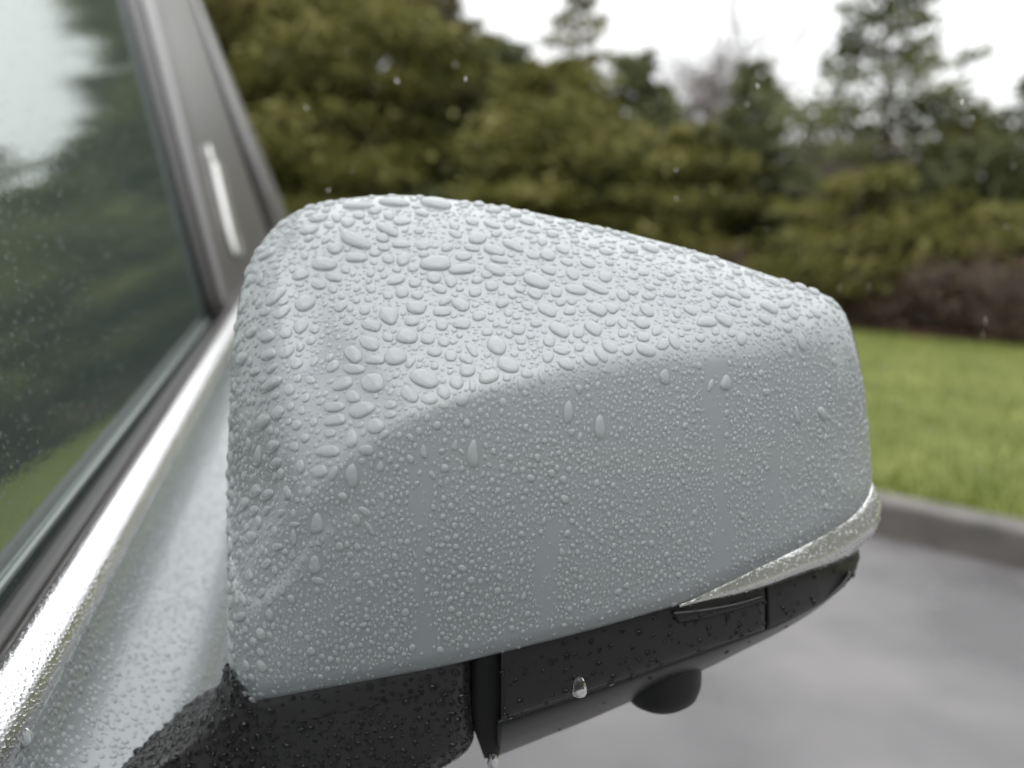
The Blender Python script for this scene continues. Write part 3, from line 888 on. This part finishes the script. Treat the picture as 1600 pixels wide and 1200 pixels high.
# traced large drops: (x, y, length, width, angle) in the crop they were read from; crop origin and scale first
TR = [
 (340, 290, 5, [(1075,430,270,100,22),(920,490,130,90,-10),(835,615,215,95,3),(650,700,140,75,-20),(1085,565,175,80,-3),(1320,345,200,70,25),(1290,410,110,70,0),(715,350,165,65,-15),
  (455,865,210,75,-38),(685,920,165,120,-15),(505,990,155,75,-35),(375,985,110,60,-40),(790,775,120,75,5),(905,715,135,70,15),(900,805,75,75,0),(965,945,110,75,-35),(1150,975,90,70,-15),
  (1340,1020,150,135,20),(1205,1095,160,90,10),(650,1100,135,95,-35),(535,1155,100,85,-15),(1400,740,150,65,-15),(1440,835,105,90,10),(1520,1060,120,80,-5),(1550,955,170,95,8),(1335,575,105,70,0),
  (1450,580,115,90,-40),(1200,810,85,60,0),(1000,660,75,60,0),(1430,460,150,60,-2),(1540,760,100,75,0),(385,540,160,50,-35),(1340,235,85,75,30),(930,255,80,70,0),(1105,235,95,60,0),(870,310,85,55,0),
  (790,255,160,55,-12),(620,215,140,60,-15),(1100,160,250,45,0),(1380,135,250,55,3),(1440,285,140,50,-3),(1525,645,90,60,0),(1400,655,75,50,0),(1220,600,65,40,0),(1330,860,85,60,0),(1175,890,60,45,0),
  (265,1150,110,60,-55),(390,1180,130,90,-40),(585,655,60,50,-30),(640,770,75,45,0),(515,905,90,60,-30),(1230,530,95,55,0),(1300,485,100,60,0)]),
 (340, 520, 5, [(400,170,140,75,-28),(540,150,135,85,-30),(185,210,130,70,-65),(420,405,210,75,-38),(290,305,90,60,-40),(425,280,110,50,-45),(350,370,65,50,-50),(620,240,100,80,-35),(755,225,80,55,-50),
  (560,445,95,80,-60),(1060,170,165,110,40),(1190,85,165,105,15),(1390,185,170,140,0),(1235,215,155,65,0),(1065,285,180,80,8),(980,400,180,85,-25),(1210,395,200,140,-5),(1060,500,120,95,0),(915,580,170,80,0),
  (1125,605,210,120,-22),(920,685,170,95,-12),(1235,730,140,120,-20),(1500,480,150,110,45),(1480,30,170,120,0),(880,785,100,70,-10),(1050,825,150,115,90),(865,925,205,90,-3),(1165,915,115,85,0),(470,630,130,85,-50),
  (350,700,150,90,-55),(620,720,85,75,-45),(435,885,120,85,-55),(600,890,85,70,0),(795,1085,130,105,-20),(905,1095,120,60,-60),(730,370,75,65,0),(450,490,75,60,-40),(660,605,75,60,90),(1355,565,100,65,0),
  (1350,640,105,55,-10),(455,1020,100,75,-55),(320,960,170,60,-85),(1050,1110,185,122,90),(1300,795,95,60,-40),(1270,1045,85,65,90),(1330,35,90,70,0)]),
 (640, 290, 5, [(205,610,245,115,-3),(415,655,220,75,-4),(190,720,125,85,0),(990,750,210,100,25),(980,845,120,85,20),(660,510,170,75,12),(665,660,190,75,20),(805,470,180,70,22),(1080,545,130,85,30),(530,415,145,85,0),
  (325,750,95,90,45),(235,810,120,65,15),(510,830,110,75,0),(640,785,110,80,0),(400,935,140,95,20),(250,985,145,75,0),(540,1020,105,80,0),(410,1080,130,90,5),(250,1090,90,95,0),(1075,975,155,85,25),(1170,1130,190,85,30),
  (1430,1115,170,85,32),(1465,970,170,85,25),(850,1130,110,75,5),(1300,815,180,70,12),(1450,800,210,65,25),(1270,690,125,75,32),(1090,665,120,65,15),(1150,835,95,75,0),(965,545,110,65,20),(700,580,160,50,12),(600,695,100,60,10),
  (785,745,105,65,0),(920,940,95,65,15),(1250,980,105,65,0),(1180,910,90,65,0),(1270,900,85,65,0),(420,555,140,65,0),(490,490,130,50,8),(355,380,110,55,20),(1230,600,110,50,15),(1390,610,130,55,25),(210,145,250,70,8),(100,215,115,55,5),
  (350,315,90,65,20),(490,280,110,60,5),(640,305,140,50,20),(780,315,100,60,0),(920,280,140,50,10),(1035,435,80,70,30),(1195,500,120,60,20)]),
 (640, 500, 5, [(110,460,225,140,18),(455,395,135,90,-5),(680,205,170,125,30),(765,350,185,110,22),(620,445,170,100,-12),(365,490,120,95,20),(265,565,120,95,35),(150,620,130,85,0),(410,630,100,85,0),(440,305,115,70,25),(490,240,120,60,45),
  (1190,240,130,65,8),(1225,345,130,90,28),(1495,270,140,75,50),(1090,165,105,85,25),(1080,290,90,95,0),(1030,440,125,55,75),(1415,310,130,80,20),(865,500,100,60,80),(140,150,115,80,0),(195,250,110,80,0),(320,285,95,85,40),(265,170,85,85,0),
  (605,95,95,60,0),(870,165,85,60,0),(1325,215,85,65,0),(1320,100,90,90,0),(490,505,110,65,80),(915,420,100,70,20),(265,665,80,60,0),(665,535,75,65,0),(760,450,70,60,0),(1560,210,140,80,35),(1240,715,170,92,90),(1487,832,185,105,90),(495,1040,200,115,90),
  (110,1030,110,62,85),(355,980,90,55,100)]),
 (940, 360, 5, [(355,625,140,75,38),(315,725,130,85,20),(75,610,120,70,28),(165,510,120,75,35),(820,715,160,85,2),(955,700,160,80,32),(480,890,95,90,0),(565,870,130,70,60),(340,935,180,80,28),(70,905,130,90,38),(325,835,105,75,10),(430,785,85,75,0),
  (165,725,105,65,45),(205,940,85,75,0),(65,720,85,65,0),(170,805,85,70,0),(690,625,120,60,32),(1310,600,160,70,28),(1430,580,100,70,0),(1040,570,110,50,20),(915,490,110,60,15),(1030,510,150,50,25),(490,1140,120,92,90),(380,140,150,55,22),(330,330,90,50,10),
  (890,790,65,60,0)]),
 (980, 500, 4, [(615,390,95,78,90),(715,120,80,62,90),(1090,140,110,45,75),(1060,595,110,40,80),(1220,585,90,50,65),(870,450,50,45,0),(520,410,80,30,110)]),
 (340, 740, 5, [(780,390,175,115,90),(760,710,140,115,90),(300,140,115,75,-60),(390,165,110,75,-40),(260,495,110,80,-70),(385,705,85,65,-50),(505,905,80,70,90),(250,790,95,65,90),(785,835,110,55,15),(1085,800,70,65,0),(595,495,130,55,85),(585,635,85,60,100),
  (490,310,85,55,-50),(285,290,95,65,-60),(210,235,110,60,-70),(385,285,85,55,-60),(340,935,85,60,-55),(185,1115,90,65,110),(1085,360,100,60,70),(1150,295,120,55,35),(600,395,85,40,0),(1190,430,130,45,55),(470,570,80,60,0)]),
]
BIG = []
for ox, oy, scl, lst in TR:
    for x, y, l, w, a in lst:
        BIG.append((ox + x / scl, oy + y / scl, l / scl, w / scl, R_(a)))
kept = []
for b in BIG:
    if all((b[0] - c[0]) ** 2 + (b[1] - c[1]) ** 2 > (0.40 * min(b[2] + b[3], c[2] + c[3]) / 2 + 2) ** 2 for c in kept): kept.append(b)
BIG = kept

def cover_pt(px, py):
    px = np.asarray(px, float); sh = px.shape
    t = cover_t(px, py)
    return at(px.ravel(), np.asarray(py, float).ravel(), t).reshape(*sh, 3)
def cover_frame(px, py, h=0.6):
    a = cover_pt(px + h, py) - cover_pt(px - h, py)
    b = cover_pt(px, py + h) - cover_pt(px, py - h)
    n = np.cross(b, a)
    n /= np.linalg.norm(n, axis=-1, keepdims=True)
    return a / (2 * h), b / (2 * h), n

occ = np.zeros((1400, 1700), bool)            # what is already wet, in pixels of the cover's own layout
inside_r = None
from_out = lambda x, y: seg_dist(np.atleast_1d(float(x)), np.atleast_1d(float(y)), OUTC, True)
def ell_mask(x, y, A):
    """A: 2x2 matrix, unit circle -> pixel ellipse; returns slices and mask"""
    ex = math.hypot(A[0, 0], A[0, 1]); ey = math.hypot(A[1, 0], A[1, 1])
    x0, x1, y0, y1 = int(x - ex - 1), int(x + ex + 2), int(y - ey - 1), int(y + ey + 2)
    yy, xx = np.mgrid[y0:y1, x0:x1]
    Ai = np.linalg.inv(A)
    u = Ai[0, 0] * (xx - x) + Ai[0, 1] * (yy - y); v = Ai[1, 0] * (xx - x) + Ai[1, 1] * (yy - y)
    return (slice(y0, y1), slice(x0, x1)), u * u + v * v

RINGS = np.array([1.0, 0.985, 0.95, 0.88, 0.76, 0.58, 0.34])
def dome(r, p=3.0, q=2.0): return np.maximum(1 - r ** p, 0) ** (1 / q)

drops = []                                    # large drops: (size px, shape, px, py, vertices, faces)
NTH = 30
th = np.arange(NTH) * 2 * np.pi / NTH
def cap_faces(nr, nth):
    f = grid_faces(nr, nth, True)
    return f.tolist() + [[(nr - 1) * nth + j, (nr - 1) * nth + (j + 1) % nth, nr * nth] for j in range(nth)]
BIGF = [f[::-1] for f in cap_faces(len(RINGS), NTH)]      # rows run clockwise in the picture, turn the faces outward
for (x, y, l, w, ang) in BIG:
    vert = abs(abs(ang) - math.pi / 2) < 0.3 and y > 560
    ph = rng.uniform(0, 2 * np.pi, 5); am = np.array((0, 0.03, 0.055, 0.04, 0.025)) * rng.uniform(0.3, 1.5, 5)
    e = 2.25
    c, s = np.cos(th), np.sin(th)
    rad = (np.abs(c) ** e + np.abs(s) ** e) ** (-1 / e)
    rad = rad * (1 + sum(am[k] * np.cos(k * th + ph[k]) for k in range(1, 5)))
    u = rad * c * l / 2; v = rad * s * w / 2
    if vert:                                  # a run: narrow above, round and full below
        sgn = math.sin(ang)
        v = v * (0.80 + 0.20 * np.sign(sgn) * np.clip(u / (l / 2), -1, 1))
    dx = u * math.cos(ang) - v * math.sin(ang); dy = u * math.sin(ang) + v * math.cos(ang)
    RX = x + RINGS[:, None] * dx; RY = y + RINGS[:, None] * dy
    allx = np.r_[RX.ravel(), x]; ally = np.r_[RY.ravel(), y]
    # keep clear of the outline
    dd, ss_, ii = seg_dist(allx, ally, OUTC, True)
    if (ss_ < 0).any() or dd.min() < 1.0: continue
    Pp = cover_pt(allx, ally); _, _, Nn = cover_frame(allx, ally)
    nm = Nn.mean(0); nm /= np.linalg.norm(nm)
    Nn = 0.5 * Nn + 0.5 * nm; Nn /= np.linalg.norm(Nn, axis=1, keepdims=True)
    wid = np.linalg.norm(Pp[:NTH] - Pp[-1], axis=1)
    H = 0.41 * np.percentile(wid, 30)
    prof = np.repeat(dome(RINGS), NTH)
    if vert: prof = prof * (1 + 0.22 * np.clip((RY.ravel() - y) / (l / 2), -1, 1))
    prof = np.r_[prof, 1.0]
    Vd = Pp + Nn * (prof * H - 0.00006 * (prof < 0.01))[:, None]
    A = np.array([[math.cos(ang) * l / 2, -math.sin(ang) * w / 2], [math.sin(ang) * l / 2, math.cos(ang) * w / 2]])
    sl_, m_ = ell_mask(x, y, A * (1 + 2.0 / w)); occ[sl_] |= m_ < 1
    shape = 'run' if vert and l > 1.25 * w else ('round' if l < 1.3 * w else ('oval' if l < 2.0 * w else 'long'))
    drops.append((l * w, shape, x, y, ang, Vd))


# small drops on the cover, packed between the large ones
STREAKS = [(662, 690, 1035, 21), (855, 815, 1005, 17), (1124, 555, 905, 19), (1208, 600, 800, 12), (545, 870, 960, 7)]
def zone(x, y):
    """mean size, elongation etc. by place"""
    yc = np.interp(x, CREASE[::-1, 0] if CREASE[0, 0] > CREASE[-1, 0] else CREASE[:, 0], CREASE[:, 1])
    return yc
from itertools import count
cand = []
def add_pass(n, rlo, rhi, region, tries_limit=None):
    m = 0
    xs = rng.uniform(352, 1372, n); ys = rng.uniform(302, 1096, n)
    dd, ss_, ii = seg_dist(xs, ys, OUTC, True)
    ok = (ss_ > 0) & (dd > 1.2)
    dc, sc_, ic = seg_dist(xs, ys, CREASE); top = (sc_ < 0)
    lf, sl__, _ = seg_dist(xs, ys, LEFT); left = sl__ > 0
    if region == 'top': ok &= top
    elif region == 'front': ok &= ~top
    elif region == 'rim': ok &= (dd > 2.0) & (dd < 9.0) & ((ys < 478) | (xs < 400))
    for sx, sy0, sy1, sw in STREAKS:
        ok &= ~((np.abs(xs - sx + 5 * np.sin(ys / 71 + sx) + 2.5 * np.sin(ys / 23)) < sw * (0.62 + 0.38 * np.sin(ys / 47 + sx * 0.7))) & (ys > sy0) & (ys < sy1) & (rng.uniform(0, 1, n) < 0.955))
    # bottom rim stays bare
    ok &= ~((ys > bottom_y(np.clip(xs, 402, 1062)) - 26) & (xs < 1100) & (rng.uniform(0, 1, n) < 0.8))
    idx = np.where(ok)[0]
    xs, ys = xs[idx], ys[idx]; top = top[idx]; left = left[idx]; dd = dd[idx]
    a, b, nrm = cover_frame(xs, ys)
    e1 = a / np.linalg.norm(a, axis=1, keepdims=True)
    e2 = np.cross(nrm, e1)
    J = np.stack([np.stack([(a * e1).sum(1), (b * e1).sum(1)], -1), np.stack([(a * e2).sum(1), (b * e2).sum(1)], -1)], 1)
    pxm = 1202 / cover_t(xs, ys)                 # pixels per metre facing the camera
    rpx = np.exp(rng.uniform(math.log(rlo), math.log(rhi), len(xs)))
    shrink = np.where(~top, 1.0 - 0.25 * np.clip((xs - 600) / 500, 0, 1), 1.0)
    rm = rpx * shrink / pxm
    asp = np.where(top, rng.uniform(0.75, 1.0, len(xs)), rng.uniform(0.5, 0.95, len(xs)))
    # long axis: down the slope on the front, about any way on top
    dn = np.array((0, 0, -1.0)); g1 = e1 @ dn; g2 = e2 @ dn
    al = np.arctan2(g2, g1) + np.where(top & ~left, rng.uniform(-1.6, 1.6, len(xs)), rng.normal(0, 0.35, len(xs)))
    for k in range(len(xs)):
        cs, sn = math.cos(al[k]), math.sin(al[k])
        Mm = np.array([[cs, -sn], [sn, cs]]) @ np.diag([rm[k], rm[k] * asp[k]])
        try: A = np.linalg.solve(J[k], Mm)
        except np.linalg.LinAlgError: continue
        if abs(A).max() > 40 or (region != 'rim' and dd[k] < 0.35 * min(np.linalg.norm(A, axis=0))): continue
        sl_, m_ = ell_mask(xs[k], ys[k], A)
        if sl_[0].start < 0 or sl_[1].start < 0: continue
        mm = m_ < 1.0
        if not mm.any(): continue
        if (occ[sl_] & mm).any(): continue
        sl2, m2 = ell_mask(xs[k], ys[k], A * (1 + 0.7 / max(rpx[k], 1.2)))
        occ[sl2] |= m2 < 1.0
        big = cs * e1[k] + sn * e2[k]; sm = -sn * e1[k] + cs * e2[k]
        cand.append((xs[k], ys[k], rm[k], asp[k], big, sm, nrm[k], rpx[k] * shrink[k], top[k], left[k])); m += 1
    return m
print('rim', add_pass(30000, 8.0, 13.0, 'rim'), add_pass(20000, 5.0, 8.0, 'rim'))
print('medium', add_pass(2200, 7.5, 12.5, 'top'), add_pass(700, 6.0, 9.0, 'front'))
print('m2', add_pass(7000, 5.0, 7.5, 'top'), add_pass(9000, 4.4, 6.6, 'front'))
print('m3', add_pass(16000, 3.0, 5.0, 'top'), add_pass(22000, 3.0, 4.6, 'front'))
print('m4', add_pass(26000, 1.5, 3.0, 'top'), add_pass(26000, 1.5, 3.0, 'front'))

def build_caps(C, E1, E2, N, r, asp, nth=10, rings=(1.0, 0.95, 0.80, 0.5), height=0.46, irr=0.13, p=2.5, q=1.9, sink=0.05):
    """many small drops in one array of vertices and faces"""
    n = len(C); rings = np.array(rings); nr = len(rings)
    t = np.arange(nth) * 2 * np.pi / nth
    f = np.ones((n, nth))
    for k in (2, 3):
        f += irr * rng.uniform(0.2, 1, (n, 1)) * np.cos(k * t[None] + rng.uniform(0, 6.28, (n, 1)))
    hgt = (height * r * np.sqrt(asp) * rng.uniform(0.8, 1.15, n))[:, None, None]
    u = (r[:, None] * f * np.cos(t))[:, None, :] * rings[None, :, None]
    v = ((r * asp)[:, None] * f * np.sin(t))[:, None, :] * rings[None, :, None]
    z = hgt * dome(rings, p, q)[None, :, None] * np.ones((1, 1, nth)) - np.where(rings == 1.0, sink, 0)[None, :, None] * r[:, None, None]
    V = C[:, None, None, :] + u[..., None] * E1[:, None, None, :] + v[..., None] * E2[:, None, None, :] + z[..., None] * N[:, None, None, :]
    V = V.reshape(n, nr * nth, 3)
    top = C[:, None, :] + hgt * N[:, None, :]
    V = np.concatenate([V, top], 1)
    f1 = grid_faces(nr, nth, True)
    f2 = np.array([[(nr - 1) * nth + j, (nr - 1) * nth + (j + 1) % nth, nr * nth] for j in range(nth)])
    tri = np.concatenate([f1[:, [0, 1, 2]], f1[:, [0, 2, 3]], f2])
    k = nr * nth + 1
    Fc = (tri[None] + (np.arange(n) * k)[:, None, None]).reshape(-1, 3)
    return V, Fc, k

cx = np.array([c[0] for c in cand]); cy = np.array([c[1] for c in cand])
Cc = cover_pt(cx, cy)
E1 = np.array([c[4] for c in cand]); E2 = np.array([c[5] for c in cand]); Nn = np.array([c[6] for c in cand])
rr_ = np.array([c[2] for c in cand]); as_ = np.array([c[3] for c in cand]); rp_ = np.array([c[7] for c in cand])
flip = (np.cross(E1, E2) * Nn).sum(1) < 0
E2[flip] *= -1
NBIG = max(0, 292 - len(drops))
order = np.argsort(-rp_ * np.sqrt(as_))
bigidx = order[:NBIG]; smallidx = order[NBIG:]
Vb, Fb, kb = build_caps(Cc[bigidx], E1[bigidx], E2[bigidx], Nn[bigidx], rr_[bigidx], as_[bigidx], nth=20, rings=(1, .985, .93, .8, .55, .3), irr=0.09)
fb1 = Fb[:len(Fb) // max(1, len(bigidx))]
for q_, i in enumerate(bigidx):
    a = as_[i]
    drops.append((rp_[i] ** 2 * 4 * a, 'round' if a > 0.77 else 'oval', cx[i], cy[i], 0.0, Vb[q_]))
Vs, Fs, ks = build_caps(Cc[smallidx], E1[smallidx], E2[smallidx], Nn[smallidx], rr_[smallidx], as_[smallidx], nth=8)
print('small', len(smallidx))
o = mk('small_raindrops', Vs.reshape(-1, 3), Fs, M['water'])
meta(o, 'countless small raindrops covering the mirror cover between the large drops', kind='stuff')

# names by place, shape and size
def place_of(x, y):
    d, s, _ = seg_dist(np.array([x]), np.array([y]), CREASE); top = s[0] < 0
    dl, sl__, _ = seg_dist(np.array([x]), np.array([y]), LEFT); left = sl__[0] > 0
    do, _, _ = seg_dist(np.array([x]), np.array([y]), OUTC, True)
    if left: return 'on the inner end facing the door, ' + ('upper third' if y < 520 else 'middle' if y < 700 else 'lower third')
    if top:
        if do[0] < 32: return 'along the top ridge, ' + ('near the door' if x < 620 else 'near the peak' if x < 860 else 'towards the tip')
        if d[0] < 30: return 'just above the crease, ' + ('door half' if x < 800 else 'tip half')
        col_ = 'near the door' if x < 560 else ('before the middle' if x < 700 else 'past the middle' if x < 860 else 'towards the tip')
        return 'on the upper face, ' + col_ + (', high up' if d[0] > 150 else ', lower down')
    return ('just under the crease' if d[0] < 60 else 'on the shaded front face') + (', near the door' if x < 560 else ', around the middle' if x < 950 else ', towards the tip')
ORD = ['', 'second', 'third', 'fourth', 'fifth', 'sixth', 'seventh', 'eighth', 'ninth', 'tenth', 'eleventh', 'twelfth', 'thirteenth', 'fourteenth', 'fifteenth', 'sixteenth', 'seventeenth', 'eighteenth', 'nineteenth', 'twentieth']
SH = {'run': 'drooping', 'round': 'round', 'oval': 'oval', 'long': 'elongated'}
cls = {}
for d in drops:
    sz = 'large ' if d[0] > 560 else ('' if d[0] > 260 else 'small ')
    cls.setdefault((sz + SH[d[1]], place_of(d[2], d[3])), []).append(d)
for (shape, plc), lst in cls.items():
    lst.sort(key=lambda d: d[2])
    for k, d in enumerate(lst):
        pos = '' if len(lst) == 1 else ('leftmost ' if k == 0 else ('rightmost ' if k == len(lst) - 1 else ORD[k] + ' from left, '))
        Vd = d[5]
        big = len(Vd) == len(RINGS) * NTH + 1
        o = mk('raindrop', Vd, BIGF if big else fb1, M['water'])
        cpt = Vd.mean(0); o.data.transform(__import__('mathutils').Matrix.Translation(-Vector(cpt))); o.location = cpt
        meta(o, (pos + shape + ' raindrop ' + plc), 'raindrop', 'large raindrops beaded on the mirror cover')

# ------------------------------------------------------------------ rain on the other surfaces
def scatter(src, n, r0, r1, label, height=0.55, name='small_raindrops', ymax=None, filt=None, nth=8, asp=(0.7, 1.0), power=2.0, nmin=0.05, mat='water_clear'):
    obs = src if isinstance(src, list) else [src]
    T = []
    for ob in obs:
        me = ob.data; me.calc_loop_triangles()
        v = np.empty(len(me.vertices) * 3); me.vertices.foreach_get('co', v); v = v.reshape(-1, 3)
        off = Vector((0, 0, 0)); p = ob
        while p is not None: off += Vector(p.location); p = p.parent
        v = v + np.array(off)
        ti = np.empty(len(me.loop_triangles) * 3, int); me.loop_triangles.foreach_get('vertices', ti)
        T.append(v[ti.reshape(-1, 3)])
    T = np.concatenate(T)
    # long thin faces are cut up so that only what the picture shows is used
    for _ in range(4):
        e = np.stack([np.linalg.norm(T[:, 1] - T[:, 0], axis=1), np.linalg.norm(T[:, 2] - T[:, 1], axis=1), np.linalg.norm(T[:, 0] - T[:, 2], axis=1)], 1)
        lng = e.max(1) > 0.03
        if not lng.any(): break
        A = T[lng]; k = e[lng].argmax(1); r = np.arange(len(A))
        a, b, c = A[r, k], A[r, (k + 1) % 3], A[r, (k + 2) % 3]; m = (a + b) / 2
        T = np.concatenate([T[~lng], np.stack([a, m, c], 1), np.stack([m, b, c], 1)])
    nv = np.cross(T[:, 1] - T[:, 0], T[:, 2] - T[:, 0]); ar = np.linalg.norm(nv, axis=1); nv = nv / (ar[:, None] + 1e-15)
    ctr = T.mean(1); view = CAM - ctr; dist = np.linalg.norm(view, axis=1)
    nv = np.where(((nv * view).sum(1) < 0)[:, None], -nv, nv)
    px, py, z = project(ctr)
    ok = (px > -90) & (px < 1690) & (py > -60) & (py < 1290) & (z > 0.05) & ((nv * view).sum(1) / dist > nmin)
    if filt is not None: ok &= filt(px, py)
    T, nv, ar, dist = T[ok], nv[ok], ar[ok], dist[ok]
    w = ar / dist ** power; w /= w.sum()
    i = rng.choice(len(T), n, p=w)
    u = rng.uniform(0, 1, (n, 2)); fl = u.sum(1) > 1; u[fl] = 1 - u[fl]
    C = T[i, 0] + u[:, :1] * (T[i, 1] - T[i, 0]) + u[:, 1:] * (T[i, 2] - T[i, 0]); N = nv[i]
    r = np.exp(rng.uniform(math.log(r0), math.log(r1), n) - 0.35 * rng.uniform(0, 1, n))
    # thin out overlaps with a coarse hash
    o_ = np.argsort(-r); cell = {}; keep = []
    g = r1 * 2
    for j in o_:
        c = C[j]; kx = (int(c[0] // g), int(c[1] // g), int(c[2] // g)); good = True
        for dx in (-1, 0, 1):
            for dy in (-1, 0, 1):
                for dz in (-1, 0, 1):
                    for (cc_, rr0) in cell.get((kx[0] + dx, kx[1] + dy, kx[2] + dz), ()):
                        if (c[0] - cc_[0]) ** 2 + (c[1] - cc_[1]) ** 2 + (c[2] - cc_[2]) ** 2 < (0.95 * (r[j] + rr0)) ** 2: good = False; break
                    if not good: break
                if not good: break
            if not good: break
        if good: cell.setdefault(kx, []).append((c, r[j])); keep.append(j)
    keep = np.array(keep); C, N, r = C[keep], N[keep], r[keep]; n = len(C)
    dn = np.array((0, 0, -1.0)) - N * (N @ np.array((0, 0, -1.0)))[:, None] + rng.normal(0, 0.25, (n, 3))
    dn -= N * (dn * N).sum(1)[:, None]; dn /= np.linalg.norm(dn, axis=1, keepdims=True)
    V, Fc, k = build_caps(C, dn, np.cross(N, dn), N, r, rng.uniform(*asp, n), nth=nth, height=height, rings=(1, .93, .72, .4))
    o = mk(name, V.reshape(-1, 3), Fc, M[mat])
    meta(o, label, kind='stuff')
    return n
print('door', scatter([door], 11000, 0.0008, 0.0022, 'small raindrops beaded on the pale door below the chrome strip', height=0.45, filt=lambda x, y: (x < 420) & (y > 480), mat='water'))
print('chrome', scatter([trim], 11000, 0.0005, 0.0013, 'tiny raindrops beaded on the chrome window strip', height=0.45, filt=lambda x, y: (x < 400) & (y > 450)))
print('black', scatter([foot, facing], 2600, 0.0009, 0.0024, 'raindrops beaded on the black mirror foot', height=0.6, filt=lambda x, y: x > 120, mat='water_black'))
print('arm', scatter([foot], 520, 0.0016, 0.0030, 'fat raindrops crowding the rounded door end of the mirror foot', height=0.62, filt=lambda x, y: (x > 100) & (x < 405), nmin=-1.0, mat='water_black'))
print('band', scatter([ob for ob in bpy.data.objects if ob.name in ('front_band', 'end_band', 'clip_tab')], 620, 0.0008, 0.0020, 'raindrops beaded on the black lower housing', height=0.6, filt=lambda x, y: x > 770, mat='water_black'))
print('under', scatter([under], 26, 0.0008, 0.0014, 'few raindrops clinging under the black housing', mat='water_black'))
print('signal', scatter([signal], 1500, 0.0004, 0.0010, 'tiny raindrops beaded on the clear turn signal'))
print('glass', scatter([window], 4500, 0.0004, 0.0013, 'tiny raindrops on the green tinted side window', height=0.25, power=1.5))

def hanging(px, py, t, w, h, label, mat='water_clear'):
    """drop that hangs or slides: a lathe-like bead"""
    c = at(px, py, t); s = t / F
    prof = [(0.02, 1.0), (0.42, 0.90), (0.68, 0.62), (0.86, 0.22), (0.98, -0.20), (0.98, -0.55), (0.82, -0.82), (0.48, -0.96), (0.02, -1.0)]
    t2 = np.arange(16) * 2 * np.pi / 16
    V = np.vstack([c + np.stack([np.cos(t2) * r * w / 2 * s, np.sin(t2) * r * w / 2 * s * 0.8, np.full(16, z * h / 2 * s)], -1) for r, z in prof])
    o = mk('hanging_raindrop', V, grid_faces(len(prof), 16, True), M[mat])
    return meta(o, label, 'raindrop', 'raindrops about to fall')
hanging(770, 1188, 0.312, 18, 26, 'raindrop hanging from the tip of the black hinge')
hanging(905, 1073, 0.286, 25, 34, 'fat raindrop sliding down the black lower housing', 'water_clear')
hanging(33, 1150, 0.284, 36, 30, 'fat raindrop at the lower edge of the chrome strip', 'water')

# falling rain: a few small drops caught in the air
n = 75
fx = rng.uniform(430, 1590, n); fy = rng.uniform(20, 820, n); ft = rng.uniform(0.42, 0.9, n)
V = []; Fc = []
Pf = at(fx, fy, ft)
prof = [(0.02, 1.0), (0.45, 0.75), (0.9, 0.35), (1.0, -0.1), (0.8, -0.6), (0.45, -0.9), (0.02, -1.0)]
t2 = np.arange(8) * 2 * np.pi / 8
for k in range(n):
    w = rng.uniform(0.00035, 0.00055); h = rng.uniform(0.0010, 0.0026); sl_ = rng.uniform(-0.35, 0.1)
    b = len(V) * 56
    V.append(np.vstack([Pf[k] + np.stack([np.cos(t2) * r * w + sl_ * z * h, np.sin(t2) * r * w, np.full(8, z * h)], -1) for r, z in prof]))
    Fc.append(grid_faces(7, 8, True) + k * 56)
o = mk('rain', np.vstack(V), np.vstack(Fc), M['water_clear'])
meta(o, 'sparse falling rain in front of the trees', kind='stuff')
